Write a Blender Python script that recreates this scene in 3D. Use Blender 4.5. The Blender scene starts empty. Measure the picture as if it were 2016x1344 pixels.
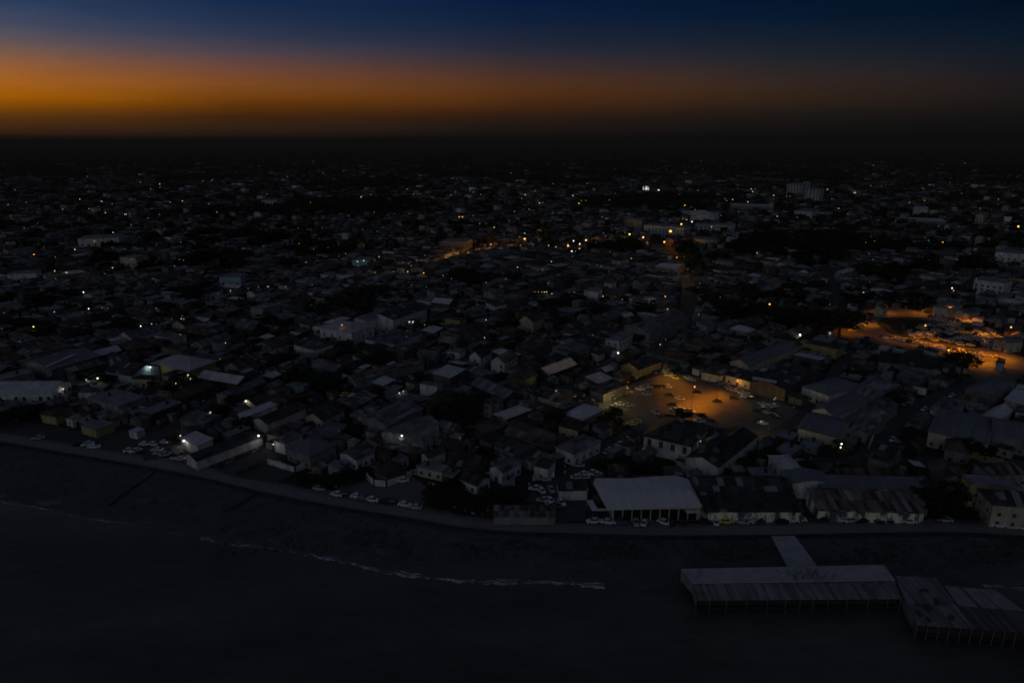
import bpy, math, random
from mathutils import Vector
random.seed(7)
R = math.radians
scene = bpy.context.scene
col = scene.collection

# ------------------------------------------------------------------ camera
H = 120.0; FOC = 1344.0; PITCH = math.atan(393 / 1344)
SP, CP = math.sin(PITCH), math.cos(PITCH)
def P(px, py, z=0.0):
    """point of the plane z seen at a photo pixel (survey of the photograph)"""
    a = (px - 1008) / FOC; b = -(py - 672) / FOC
    d = (a, CP + b * SP, -SP + b * CP)
    t = (z - H) / d[2]
    return (d[0] * t, d[1] * t)
def proj(x, y, z=0.0):
    dy, dz = y, z - H
    dep = dy * CP - dz * SP
    up = dy * SP + dz * CP
    if dep < 1: return (-9999, -9999, 1)
    return (1008 + FOC * x / dep, 672 - FOC * up / dep, dep)
cam = bpy.data.cameras.new('camera'); cam.lens = 24; cam.sensor_width = 36
cam.clip_start = 1; cam.clip_end = 120000
co = bpy.data.objects.new('camera', cam); col.objects.link(co)
co.location = (0, 0, H); co.rotation_euler = (math.pi / 2 - PITCH, 0, 0)
scene.camera = co
scene.view_settings.view_transform = 'Standard'; scene.view_settings.look = 'None'
scene.view_settings.exposure = 0; scene.view_settings.gamma = 1
scene.render.engine = 'CYCLES'
scene.cycles.use_denoising = True
scene.cycles.max_bounces = 4; scene.cycles.diffuse_bounces = 2; scene.cycles.glossy_bounces = 2
scene.cycles.sample_clamp_indirect = 0.5
scene.cycles.pixel_filter_type = 'BLACKMAN_HARRIS'; scene.cycles.filter_width = 1.7

# ------------------------------------------------------------------ materials
def lin(c):
    c = c / 255.0
    return c / 12.92 if c <= 0.04045 else ((c + 0.055) / 1.055) ** 2.4
def S(r, g, b, k=1.0): return (lin(r) * k, lin(g) * k, lin(b) * k, 1)
def newmat(name):
    m = bpy.data.materials.new(name); m.use_nodes = True
    nt = m.node_tree; b = nt.nodes['Principled BSDF']
    return m, nt, b
def N(nt, t, **kw):
    n = nt.nodes.new(t)
    for k, v in kw.items(): setattr(n, k, v)
    return n
def L(nt, a, b): nt.links.new(a, b)
def mathn(nt, op, a, b=None, clamp=False):
    n = N(nt, 'ShaderNodeMath', operation=op); n.use_clamp = clamp
    for i, v in enumerate((a, b)):
        if v is None: continue
        if isinstance(v, (int, float)): n.inputs[i].default_value = v
        else: L(nt, v, n.inputs[i])
    return n.outputs[0]
def mixc(nt, f, a, b, bt='MIX'):
    n = N(nt, 'ShaderNodeMix', data_type='RGBA', blend_type=bt)
    for i, v in ((0, f), (6, a), (7, b)):
        if isinstance(v, (int, float)): n.inputs[i].default_value = v
        elif isinstance(v, tuple): n.inputs[i].default_value = v if len(v) == 4 else v + (1,)
        else: L(nt, v, n.inputs[i])
    return n.outputs[2]
def ramp(nt, f, stops, interp='LINEAR'):
    n = N(nt, 'ShaderNodeValToRGB'); n.color_ramp.interpolation = interp
    e = n.color_ramp.elements
    while len(e) > 1: e.remove(e[-1])
    e[0].position = stops[0][0]; e[0].color = stops[0][1]
    for p, c in stops[1:]:
        x = e.new(p); x.color = c
    L(nt, f, n.inputs[0]); return n.outputs[0]
def g4(v): return (v, v, v, 1)

def roof_mat(name, c1, c2, patch=0.35, rough=0.75, sheet=(0.85, 2.6), tone=0.55):
    """corrugated sheets laid down the slope: every sheet its own tone, rust, streaks"""
    m, nt, b = newmat(name)
    tc = N(nt, 'ShaderNodeTexCoord'); sx = N(nt, 'ShaderNodeSeparateXYZ'); L(nt, tc.outputs['Object'], sx.inputs[0])
    oi = N(nt, 'ShaderNodeObjectInfo')
    fx = mathn(nt, 'FLOOR', mathn(nt, 'DIVIDE', sx.outputs[0], sheet[0]))
    fy = mathn(nt, 'FLOOR', mathn(nt, 'DIVIDE', sx.outputs[1], sheet[1]))
    cb = N(nt, 'ShaderNodeCombineXYZ'); L(nt, fx, cb.inputs[0]); L(nt, fy, cb.inputs[1])
    L(nt, mathn(nt, 'MULTIPLY', oi.outputs['Random'], 91.0), cb.inputs[2])
    wn = N(nt, 'ShaderNodeTexWhiteNoise'); L(nt, cb.outputs[0], wn.inputs[0])
    mp = N(nt, 'ShaderNodeMapping'); L(nt, tc.outputs['Object'], mp.inputs[0]); mp.inputs['Scale'].default_value = (1.1, 0.16, 0.5)
    ad = N(nt, 'ShaderNodeVectorMath', operation='ADD'); L(nt, mp.outputs[0], ad.inputs[0])
    cb2 = N(nt, 'ShaderNodeCombineXYZ')
    for i in range(3): L(nt, mathn(nt, 'MULTIPLY', oi.outputs['Random'], 37.0 + 11 * i), cb2.inputs[i])
    L(nt, cb2.outputs[0], ad.inputs[1])
    no = N(nt, 'ShaderNodeTexNoise'); no.inputs['Scale'].default_value = 0.9; no.inputs['Detail'].default_value = 5
    L(nt, ad.outputs[0], no.inputs['Vector'])
    big = N(nt, 'ShaderNodeTexNoise'); big.inputs['Scale'].default_value = 0.16; big.inputs['Detail'].default_value = 3
    ad2 = N(nt, 'ShaderNodeVectorMath', operation='ADD'); L(nt, tc.outputs['Object'], ad2.inputs[0]); L(nt, cb2.outputs[0], ad2.inputs[1])
    L(nt, ad2.outputs[0], big.inputs['Vector'])
    f1 = mathn(nt, 'ADD', mathn(nt, 'MULTIPLY', wn.outputs[0], 0.45), mathn(nt, 'MULTIPLY', no.outputs[0], 0.75))
    f = ramp(nt, f1, [(0.35, g4(0)), (0.85, g4(1))])
    c = mixc(nt, f, c1, c2)
    fb = ramp(nt, big.outputs[0], [(0.42, g4(0)), (0.62, g4(1))])
    c = mixc(nt, mathn(nt, 'MULTIPLY', fb, patch), c, (0.035, 0.028, 0.025, 1))
    if sheet[1] < 10:
        odd = mathn(nt, 'GREATER_THAN', mathn(nt, 'FRACT', mathn(nt, 'MULTIPLY', wn.outputs[0], 37.0)), 0.93)
        c = mixc(nt, mathn(nt, 'MULTIPLY', odd, 0.45), c, (0.36, 0.36, 0.38, 1))
    v = mathn(nt, 'ADD', mathn(nt, 'MULTIPLY', oi.outputs['Random'], tone), 1 - tone * 0.6)
    hs = N(nt, 'ShaderNodeHueSaturation'); L(nt, c, hs.inputs['Color']); L(nt, v, hs.inputs['Value'])
    L(nt, hs.outputs[0], b.inputs['Base Color']); b.inputs['Roughness'].default_value = rough
    b.inputs['Specular IOR Level'].default_value = 0.25
    w = N(nt, 'ShaderNodeTexWave', wave_type='BANDS', bands_direction='X'); w.inputs['Scale'].default_value = 2.2
    L(nt, tc.outputs['Object'], w.inputs['Vector'])
    bp = N(nt, 'ShaderNodeBump'); bp.inputs['Strength'].default_value = 0.35; bp.inputs['Distance'].default_value = 0.05
    L(nt, mathn(nt, 'ADD', w.outputs[1], wn.outputs[0]), bp.inputs['Height']); L(nt, bp.outputs[0], b.inputs['Normal'])
    return m
def wall_mat(name, c1, c2=None, scale=0.35, lo=0.40, hi=0.72, rough=0.9):
    c2 = c2 or tuple(x * 0.45 for x in c1[:3]) + (1,)
    m, nt, b = newmat(name)
    tc = N(nt, 'ShaderNodeTexCoord'); mp = N(nt, 'ShaderNodeMapping'); L(nt, tc.outputs['Object'], mp.inputs[0])
    mp.inputs['Scale'].default_value = (1, 1, 0.35)
    oi = N(nt, 'ShaderNodeObjectInfo')
    cb = N(nt, 'ShaderNodeCombineXYZ')
    for i in range(3): L(nt, mathn(nt, 'MULTIPLY', oi.outputs['Random'], 53.0 + 17 * i), cb.inputs[i])
    ad = N(nt, 'ShaderNodeVectorMath', operation='ADD'); L(nt, mp.outputs[0], ad.inputs[0]); L(nt, cb.outputs[0], ad.inputs[1])
    no = N(nt, 'ShaderNodeTexNoise'); no.inputs['Scale'].default_value = scale; no.inputs['Detail'].default_value = 6; no.inputs['Roughness'].default_value = 0.65
    L(nt, ad.outputs[0], no.inputs['Vector'])
    f = ramp(nt, no.outputs[0], [(lo, g4(0)), (hi, g4(1))])
    L(nt, mixc(nt, f, c1, c2), b.inputs['Base Color']); b.inputs['Roughness'].default_value = rough
    b.inputs['Specular IOR Level'].default_value = 0.2
    return m
def flat_mat(name, c, rough=0.6, spec=0.3, metal=0.0):
    m, nt, b = newmat(name)
    tc = N(nt, 'ShaderNodeTexCoord'); no = N(nt, 'ShaderNodeTexNoise'); no.inputs['Scale'].default_value = 2.0; no.inputs['Detail'].default_value = 3
    L(nt, tc.outputs['Object'], no.inputs['Vector'])
    c = c if len(c) == 4 else c + (1,)
    L(nt, mixc(nt, no.outputs[0], tuple(x * 0.8 for x in c[:3]) + (1,), tuple(min(1, x * 1.15) for x in c[:3]) + (1,)), b.inputs['Base Color'])
    b.inputs['Roughness'].default_value = rough; b.inputs['Specular IOR Level'].default_value = spec; b.inputs['Metallic'].default_value = metal
    return m
def ground_mat(name, cols, scales=(0.012, 0.11, 0.7), bump=0.2):
    m, nt, b = newmat(name)
    tc = N(nt, 'ShaderNodeTexCoord')
    outs = []
    for s in scales:
        no = N(nt, 'ShaderNodeTexNoise'); no.inputs['Scale'].default_value = s; no.inputs['Detail'].default_value = 6; no.inputs['Roughness'].default_value = 0.6
        L(nt, tc.outputs['Object'], no.inputs['Vector']); outs.append(no.outputs[0])
    f = mathn(nt, 'ADD', mathn(nt, 'MULTIPLY', outs[0], 0.35), mathn(nt, 'ADD', mathn(nt, 'MULTIPLY', outs[1], 0.4), mathn(nt, 'MULTIPLY', outs[2], 0.25)))
    n = len(cols)
    c = ramp(nt, f, [(0.34 + 0.32 * i / (n - 1), cols[i]) for i in range(n)])
    L(nt, c, b.inputs['Base Color']); b.inputs['Roughness'].default_value = 0.95; b.inputs['Specular IOR Level'].default_value = 0.12
    bp = N(nt, 'ShaderNodeBump'); bp.inputs['Strength'].default_value = bump; bp.inputs['Distance'].default_value = 0.5
    L(nt, outs[2], bp.inputs['Height']); L(nt, bp.outputs[0], b.inputs['Normal'])
    return m
def c4(r, g, b): return (r, g, b, 1)
M = {}
ROOFS = {
    'grey':   roof_mat('roof_grey_tin', c4(.07, .07, .08), c4(.22, .22, .23), 0.35, sheet=(1.8, 4.2)),
    'dark':   roof_mat('roof_dark_tin', c4(.018, .017, .017), c4(.075, .07, .066), 0.4, sheet=(2.2, 3.5)),
    'rust':   roof_mat('roof_rusty_tin', c4(.035, .022, .018), c4(.17, .12, .10), 0.45, sheet=(1.8, 3.6)),
    'brown':  roof_mat('roof_brown_tin', c4(.035, .028, .022), c4(.12, .095, .08), 0.4, sheet=(2.4, 4.0)),
    'pale':   roof_mat('roof_pale_tin', c4(.42, .42, .43), c4(.58, .58, .60), 0.10, tone=0.2),
    'striped': roof_mat('roof_striped_tin', c4(.03, .022, .018), c4(.22, .19, .17), 0.3, sheet=(1.7, 5.0)),
}
M['roof_white'] = roof_mat('roof_white_sheet', c4(.52, .51, .50), c4(.60, .59, .58), 0.0, sheet=(1.2, 60), tone=0.0)
M['roof_mid'] = roof_mat('roof_mid_pale', c4(.30, .30, .32), c4(.40, .40, .42), 0.1, sheet=(1.2, 60), tone=0.1)
WALL_T = None
M['roof_slate'] = roof_mat('roof_slate_blue', c4(.13, .14, .16), c4(.17, .18, .20), 0.15, sheet=(1.2, 60), tone=0.1)
M['concrete_roof'] = wall_mat('roof_concrete', c4(.26, .26, .27), c4(.13, .13, .14), 0.25, 0.35, 0.7)
ROOFS['concrete'] = M['concrete_roof']
WALLS = {
    'white': wall_mat('wall_white', c4(.70, .69, .67), c4(.30, .29, .28)),
    'cream': wall_mat('wall_cream', c4(.58, .52, .38), c4(.28, .25, .18)),
    'yellow': wall_mat('wall_yellow', c4(.44, .37, .17), c4(.25, .20, .09)),
    'blue':  wall_mat('wall_pale_blue', c4(.38, .50, .55), c4(.18, .24, .27)),
    'grey':  wall_mat('wall_grey', c4(.28, .27, .26), c4(.12, .12, .11)),
    'tower': wall_mat('wall_tower', c4(.60, .60, .61), c4(.38, .38, .39)),
    'dwhite': wall_mat('wall_dim_white', c4(.34, .34, .33), c4(.10, .10, .10)),
    'dcream': wall_mat('wall_dim_cream', c4(.26, .23, .17), c4(.09, .08, .06)),
    'dgrey': wall_mat('wall_dim_grey', c4(.14, .135, .13), c4(.05, .05, .05)),
    'dblue': wall_mat('wall_dim_blue', c4(.16, .21, .23), c4(.06, .08, .09)),
    'dbrown': wall_mat('wall_dim_brown', c4(.09, .07, .055), c4(.04, .03, .025)),
    'brown': wall_mat('wall_brown', c4(.16, .12, .09), c4(.07, .055, .045)),
}
M['patchwall'] = wall_mat('wall_patchy', c4(.95, .92, .66), c4(.10, .11, .13), 0.30, 0.44, 0.54)
M['pane'] = flat_mat('window_dark', (.012, .013, .016), 0.3, 0.4)
M['shutter'] = flat_mat('shutter_wood', (.05, .04, .03), 0.8)
M['frame'] = flat_mat('frame_paint', (.4, .39, .37), 0.7)
M['door'] = flat_mat('door_wood', (.06, .045, .035), 0.8)
M['pole'] = flat_mat('pole_steel', (.12, .12, .12), 0.6)
M['timber'] = flat_mat('old_timber', (.07, .055, .045), 0.9)
M['tyre'] = flat_mat('tyre_rubber', (.015, .015, .015), 0.9)
M['glass'] = flat_mat('car_glass', (.015, .017, .02), 0.15, 0.5)
M['bark'] = wall_mat('tree_bark', c4(.09, .07, .05))
M['tank'] = flat_mat('tank_plastic', (.03, .03, .035), 0.6)
M['rock'] = wall_mat('beach_rock', c4(.09, .085, .08), c4(.04, .04, .04), 1.0)
def leaf_mat():
    m, nt, b = newmat('foliage'); oi = N(nt, 'ShaderNodeObjectInfo'); tc = N(nt, 'ShaderNodeTexCoord')
    no = N(nt, 'ShaderNodeTexNoise'); no.inputs['Scale'].default_value = 0.5; L(nt, tc.outputs['Object'], no.inputs['Vector'])
    f = mathn(nt, 'ADD', mathn(nt, 'MULTIPLY', oi.outputs['Random'], 0.5), mathn(nt, 'MULTIPLY', no.outputs[0], 0.6))
    c = ramp(nt, f, [(0.1, c4(.010, .017, .007)), (0.5, c4(.020, .032, .012)), (0.95, c4(.040, .050, .022))])
    L(nt, c, b.inputs['Base Color']); b.inputs['Roughness'].default_value = 0.8; b.inputs['Specular IOR Level'].default_value = 0.1
    return m
M['leaf'] = leaf_mat()
EM = {}
def emit(name, rgb, s):
    m, nt, b = newmat('glow_' + name)
    b.inputs['Base Color'].default_value = (.5, .5, .5, 1)
    b.inputs['Emission Color'].default_value = rgb + (1,); b.inputs['Emission Strength'].default_value = s
    EM[name] = m
emit('w', (0.90, 0.92, 1.0), 0.36); emit('W', (0.95, 0.94, 0.88), 1.0); emit('X', (1.0, 0.95, 0.86), 2.6)
emit('y', (1.0, 0.72, 0.22), 0.35); emit('Y', (1.0, 0.78, 0.30), 0.95)
emit('o', (1.0, 0.42, 0.07), 0.6); emit('O', (1.0, 0.40, 0.05), 1.5); emit('Q', (1.0, 0.45, 0.08), 3.0)
emit('r', (1.0, 0.12, 0.12), 0.22); emit('g', (0.7, 1.0, 0.75), 0.9)

# ------------------------------------------------------------------ mesh helpers
class MB:
    def __init__(s): s.v = []; s.f = []; s.m = []
    def quad(s, a, b, c, d, mi=0):
        n = len(s.v); s.v += [a, b, c, d]; s.f.append((n, n+1, n+2, n+3)); s.m.append(mi)
    def tri(s, a, b, c, mi=0):
        n = len(s.v); s.v += [a, b, c]; s.f.append((n, n+1, n+2)); s.m.append(mi)
    def poly(s, pts, mi=0):
        n = len(s.v); s.v += list(pts); s.f.append(tuple(range(n, n + len(pts)))); s.m.append(mi)
    def box(s, x0, x1, y0, y1, z0, z1, mi=0):
        n = len(s.v)
        s.v += [(x0,y0,z0),(x1,y0,z0),(x1,y1,z0),(x0,y1,z0),(x0,y0,z1),(x1,y0,z1),(x1,y1,z1),(x0,y1,z1)]
        for q in ((0,3,2,1),(4,5,6,7),(0,1,5,4),(1,2,6,5),(2,3,7,6),(3,0,4,7)):
            s.f.append(tuple(n+i for i in q)); s.m.append(mi)
    def tube(s, a, b, r0, r1=None, k=6, mi=0):
        r1 = r0 if r1 is None else r1
        a = Vector(a); b = Vector(b); d = (b - a).normalized()
        t = Vector((0, 0, 1)) if abs(d.z) < 0.9 else Vector((1, 0, 0))
        u = d.cross(t).normalized(); w = d.cross(u)
        n = len(s.v)
        for (c, r) in ((a, r0), (b, r1)):
            for i in range(k):
                th = 2 * math.pi * i / k
                s.v.append(tuple(c + u * r * math.cos(th) + w * r * math.sin(th)))
        for i in range(k):
            j = (i + 1) % k; s.f.append((n+i, n+j, n+k+j, n+k+i)); s.m.append(mi)
        s.f.append(tuple(n + k + i for i in range(k))); s.m.append(mi)
        s.f.append(tuple(n + k - 1 - i for i in range(k))); s.m.append(mi)
    def ball(s, c, r, mi=0, rz=None):
        t = (1 + 5 ** .5) / 2; q = r / math.sqrt(1 + t * t); rz = rz or 1
        n = len(s.v)
        for x, y, z in ((-1,t,0),(1,t,0),(-1,-t,0),(1,-t,0),(0,-1,t),(0,1,t),(0,-1,-t),(0,1,-t),(t,0,-1),(t,0,1),(-t,0,-1),(-t,0,1)):
            s.v.append((c[0]+x*q, c[1]+y*q, c[2]+z*q*rz))
        for q3 in ((0,11,5),(0,5,1),(0,1,7),(0,7,10),(0,10,11),(1,5,9),(5,11,4),(11,10,2),(10,7,6),(7,1,8),(3,9,4),(3,4,2),(3,2,6),(3,6,8),(3,8,9),(4,9,5),(2,4,11),(6,2,10),(8,6,7),(9,8,1)):
            s.f.append(tuple(n+i for i in q3)); s.m.append(mi)
    def mesh(s, name, mats):
        me = bpy.data.meshes.new(name); me.from_pydata(s.v, [], s.f)
        for m in mats: me.materials.append(m)
        if len(mats) > 1: me.polygons.foreach_set('material_index', s.m)
        me.update(); return me
    def obj(s, name, mats, parent=None, loc=None, rz=0):
        return link(name, s.mesh(name, mats), parent, loc, rz)
def link(name, me, parent=None, loc=None, rz=0):
    o = bpy.data.objects.new(name, me); col.objects.link(o)
    if parent: o.parent = parent
    if loc: o.location = loc
    if rz: o.rotation_euler = (0, 0, rz)
    return o
def empty(name, loc, rz=0): return link(name, None, None, loc, rz)
def tag(o, label=None, cat=None, group=None, kind=None):
    if label: o['label'] = label
    if cat: o['category'] = cat
    if group: o['group'] = group
    if kind: o['kind'] = kind
    return o
THINGS = []          # (object, look, category, x, y): labelled at the end against the anchors
ANCHORS = []         # (phrase, x, y, radius)
def later(o, look, cat, x, y, group=None):
    THINGS.append((o, look, cat, x, y))
    if group: o['group'] = group
    return o
def anchor(phrase, px, py, z=0, maxr=1e9):
    x, y = P(px, py, z); ANCHORS.append((phrase, x, y, maxr))

# ------------------------------------------------------------------ world
def build_world():
    w = bpy.data.worlds.new('World'); scene.world = w; w.use_nodes = True
    nt = w.node_tree; bg = nt.nodes['Background']
    def elev(px, py):
        a = (px - 1008) / FOC; b = -(py - 672) / FOC
        d = Vector((a, CP + b * SP, -SP + b * CP)).normalized(); return math.degrees(math.asin(d.z))
    K = [  # column x, list of (py, srgb)
        (0,    [(0,(44,62,92)),(45,(66,72,94)),(75,(92,82,88)),(105,(124,90,72)),(135,(152,94,48)),(165,(160,94,26)),(188,(158,90,6)),(207,(128,72,6)),(225,(90,53,16)),(240,(74,45,17)),(255,(63,39,21)),(262,(56,37,21)),(268,(44,31,20)),(274,(32,24,18)),(281,(22,18,16)),(288,(13,13,13))]),
        (450,  [(0,(22,42,76)),(45,(36,50,78)),(75,(52,56,76)),(105,(78,66,74)),(135,(110,70,54)),(165,(122,72,34)),(190,(112,62,14)),(210,(88,48,10)),(230,(62,36,16)),(250,(52,33,20)),(262,(43,29,20)),(268,(33,24,19)),(274,(24,19,17)),(281,(17,15,15)),(288,(12,12,12))]),
        (1008, [(0,(6,26,58)),(45,(16,32,58)),(75,(28,36,56)),(105,(42,42,54)),(135,(64,46,44)),(160,(78,48,32)),(185,(80,46,20)),(205,(68,38,18)),(225,(46,28,18)),(245,(34,24,20)),(262,(27,22,20)),(272,(19,17,17)),(281,(14,13,13)),(288,(12,12,12))]),
        (1500, [(0,(3,20,45)),(45,(9,26,46)),(75,(18,30,45)),(105,(28,34,43)),(135,(41,37,39)),(160,(50,38,33)),(185,(50,35,26)),(205,(43,31,23)),(225,(31,25,21)),(245,(23,20,19)),(262,(18,17,17)),(272,(14,14,14)),(281,(12,12,13)),(288,(11,11,12))]),
        (2016, [(0,(1,15,33)),(45,(5,20,38)),(80,(12,24,38)),(110,(18,25,36)),(140,(24,26,33)),(165,(28,26,28)),(190,(28,24,24)),(215,(22,20,21)),(240,(17,17,18)),(262,(14,14,16)),(272,(12,12,13)),(277,(11,11,12))]),
    ]
    tc = N(nt, 'ShaderNodeTexCoord'); nm = N(nt, 'ShaderNodeVectorMath', operation='NORMALIZE'); L(nt, tc.outputs['Generated'], nm.inputs[0])
    sx = N(nt, 'ShaderNodeSeparateXYZ'); L(nt, nm.outputs[0], sx.inputs[0])
    el = mathn(nt, 'MULTIPLY', mathn(nt, 'ARCSINE', sx.outputs[2]), 57.29578)
    no = N(nt, 'ShaderNodeTexNoise'); no.inputs['Scale'].default_value = 3.0; no.inputs['Detail'].default_value = 3
    mp = N(nt, 'ShaderNodeMapping'); mp.inputs['Scale'].default_value = (1, 1, 14); L(nt, nm.outputs[0], mp.inputs[0]); L(nt, mp.outputs[0], no.inputs['Vector'])
    el = mathn(nt, 'ADD', el, mathn(nt, 'MULTIPLY', mathn(nt, 'SUBTRACT', no.outputs[0], 0.5), 0.35))
    LO, HI = -1.0, 24.0
    f = mathn(nt, 'DIVIDE', mathn(nt, 'SUBTRACT', el, LO), HI - LO, clamp=True)
    over = (0.024, 0.0295, 0.048, 1)
    outs = []; azs = []
    for px, st in K:
        az = math.degrees(math.atan2((px - 1008) / FOC, CP + (400 / FOC) * SP))
        azs.append(az)
        stops = [((elev(px, py) - LO) / (HI - LO), S(*c)) for py, c in st][::-1]
        stops = [(0.0, S(9, 9, 10))] + stops + [(1.0, over)]
        outs.append(ramp(nt, f, stops, 'LINEAR'))
    # azimuth measured from the after-glow, which sits left of the frame
    az = mathn(nt, 'MULTIPLY', mathn(nt, 'ARCTAN2', sx.outputs[0], sx.outputs[1]), 57.29578)
    G = azs[0]
    d = mathn(nt, 'ABSOLUTE', mathn(nt, 'SUBTRACT', mathn(nt, 'WRAP', mathn(nt, 'SUBTRACT', az, G - 6), None), 0.0))
    # wrap to -180..180
    wr = [n for n in nt.nodes if n.type == 'MATH' and n.operation == 'WRAP'][0]
    wr.inputs[1].default_value = 180; wr.inputs[2].default_value = -180
    c = outs[0]
    for i in range(1, 5):
        a0 = azs[i-1] - G + 6; a1 = azs[i] - G + 6
        t = mathn(nt, 'DIVIDE', mathn(nt, 'SUBTRACT', d, a0), a1 - a0, clamp=True)
        c = mixc(nt, t, c, outs[i])
    sky = N(nt, 'ShaderNodeTexSky', sky_type='NISHITA'); sky.sun_disc = False
    sky.sun_elevation = R(-3.0); sky.sun_rotation = R(-43); sky.altitude = 100; sky.air_density = 1.0; sky.dust_density = 2.0
    # the faint physical twilight sky lies on top of the after-glow
    sc = N(nt, 'ShaderNodeVectorMath', operation='SCALE'); L(nt, sky.outputs[0], sc.inputs[0]); sc.inputs[3].default_value = 0.004
    ad = N(nt, 'ShaderNodeVectorMath', operation='ADD'); L(nt, c, ad.inputs[0]); L(nt, sc.outputs[0], ad.inputs[1])
    n2 = N(nt, 'ShaderNodeTexNoise'); n2.inputs['Scale'].default_value = 7.0; n2.inputs['Detail'].default_value = 8; n2.inputs['Roughness'].default_value = .7
    mp2 = N(nt, 'ShaderNodeMapping'); mp2.inputs['Scale'].default_value = (1, 1, 5); L(nt, nm.outputs[0], mp2.inputs[0]); L(nt, mp2.outputs[0], n2.inputs['Vector'])
    s2 = N(nt, 'ShaderNodeVectorMath', operation='SCALE'); L(nt, ad.outputs[0], s2.inputs[0]); L(nt, mathn(nt, 'ADD', mathn(nt, 'MULTIPLY', n2.outputs[0], .36), .82), s2.inputs[3]); ad = s2
    L(nt, ad.outputs[0], bg.inputs['Color']); bg.inputs['Strength'].default_value = 1.0
build_world()
sun = bpy.data.lights.new('sun', 'SUN'); sun.energy = 0.125; sun.angle = R(40); sun.color = (0.86, 0.94, 1.0)
so = bpy.data.objects.new('sun', sun); col.objects.link(so)
so.rotation_euler = (R(74), 0, R(-24))   # the last pale light of the open sky over the sea, behind the camera

# ------------------------------------------------------------------ ground, coast, water
ROAD_UP = [(-60,846),(0,852),(60,863),(125,874),(200,886),(310,904),(382,916),(453,934),(529,950),(655,977),(760,993),(835,1006),(918,1020),(1000,1027),(1100,1033),(1200,1035),(1300,1035),(1450,1033),(1630,1030),(1760,1029),(1890,1030),(2016,1037),(2120,1046)]
WALLPX = [(-60,862),(0,870),(100,887),(200,904),(310,923),(412,944),(516,969),(643,994),(720,1007),(807,1020),(898,1037),(1000,1047),(1100,1050),(1200,1053),(1300,1055),(1500,1054),(1604,1052),(1760,1049),(1891,1049),(2016,1056),(2120,1066)]
SHORE = [(-80,975),(0,987),(90,1002),(180,1022),(250,1030),(330,1047),(400,1060),(450,1070),(520,1078),(600,1090),(700,1112),(760,1126),(850,1138),(940,1146),(1000,1147),(1080,1146),(1130,1150),(1190,1155),(1340,1162),(1500,1166),(1700,1162),(1860,1154),(1940,1152),(2016,1160),(2120,1175)]
WZ = -1.8
def resample(pts, n):
    d = [0]
    for a, b in zip(pts, pts[1:]): d.append(d[-1] + math.hypot(b[0]-a[0], b[1]-a[1]))
    out = []
    for i in range(n):
        t = d[-1] * i / (n - 1); k = 0
        while k < len(d) - 2 and d[k+1] < t: k += 1
        # catmull-rom
        u = (t - d[k]) / (d[k+1] - d[k] + 1e-9)
        p0 = pts[max(k-1, 0)]; p1 = pts[k]; p2 = pts[k+1]; p3 = pts[min(k+2, len(pts)-1)]
        out.append(tuple(0.5 * (2*p1[j] + (p2[j]-p0[j])*u + (2*p0[j]-5*p1[j]+4*p2[j]-p3[j])*u*u + (3*p1[j]-p0[j]-3*p2[j]+p3[j])*u**3) for j in (0, 1)))
    return out
def ext(g):   # carry the coast on past the frame
    a, b = g[0], g[3]; c, d = g[-1], g[-4]
    return [(a[0] + (a[0]-b[0]) * 40, a[1] + (a[1]-b[1]) * 40)] + g + [(c[0] + (c[0]-d[0]) * 40, c[1] + (c[1]-d[1]) * 12)]
NR = 110
rup = ext(resample([P(*p) for p in ROAD_UP], NR)); rlo = ext(resample([P(*p) for p in WALLPX], NR)); shr = ext(resample([P(p[0], p[1], WZ) for p in SHORE], NR))
M['ground'] = ground_mat('city_ground', [c4(.015, .014, .013), c4(.032, .03, .028), c4(.055, .052, .05), c4(.03, .028, .027)])
M['beach'] = ground_mat('beach_sand', [c4(.045, .043, .045), c4(.115, .106, .108), c4(.08, .075, .077), c4(.165, .158, .165)], (0.03, 0.16, 1.3), 0.8)
M['asphalt'] = ground_mat('coast_asphalt', [c4(.13, .13, .13), c4(.18, .178, .178), c4(.22, .215, .21)], (0.02, 0.15, 1.2), 0.1)
M['verge'] = ground_mat('verge_gravel', [c4(.09, .088, .085), c4(.15, .145, .14), c4(.11, .105, .10)], (0.04, 0.3, 1.5), 0.2)
M['plaza'] = ground_mat('plaza_paving', [c4(.085, .08, .075), c4(.13, .122, .11), c4(.165, .155, .135)], (0.03, 0.2, 1.2), 0.1)
M['street'] = ground_mat('street_dust', [c4(.05, .047, .045), c4(.08, .075, .07), c4(.10, .095, .09)], (0.03, 0.2, 1.2), 0.1)
M['grass'] = ground_mat('plaza_grass', [c4(.018, .026, .012), c4(.035, .045, .02), c4(.05, .05, .028)], (0.05, 0.3, 1.5), 0.5)
M['wallc'] = wall_mat('seawall_concrete', c4(.05, .05, .05), c4(.02, .02, .02))
# city ground: everything on the land side of the road's seaward edge
g = MB()
far = [(p[0] * 1.0, 90000) for p in rlo]
for i in range(len(rlo) - 1):
    a, b = rlo[i], rlo[i+1]
    g.quad((a[0], a[1], 0), (b[0], b[1], 0), (b[0]*1.0, 2500, 0), (a[0]*1.0, 2500, 0))
g.quad((rlo[0][0], 2500, 0), (rlo[-1][0], 2500, 0), (90000, 90000, 0), (-90000, 90000, 0))
g.quad((-90000, rlo[0][1], 0), (rlo[0][0], rlo[0][1], 0), (rlo[0][0], 2500, 0), (-90000, 90000, 0))
g.quad((rlo[-1][0], rlo[-1][1], 0), (90000, rlo[-1][1], 0), (90000, 90000, 0), (rlo[-1][0], 2500, 0))
tag(g.obj('ground', [M['ground']]), kind='structure')
def strip(name, A, B, za, zb, mat, kind='structure'):
    m = MB()
    for i in range(len(A) - 1):
        m.quad((*B[i], zb), (*B[i+1], zb), (*A[i+1], za), (*A[i], za))
    return tag(m.obj(name, [mat]), kind=kind)
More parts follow.
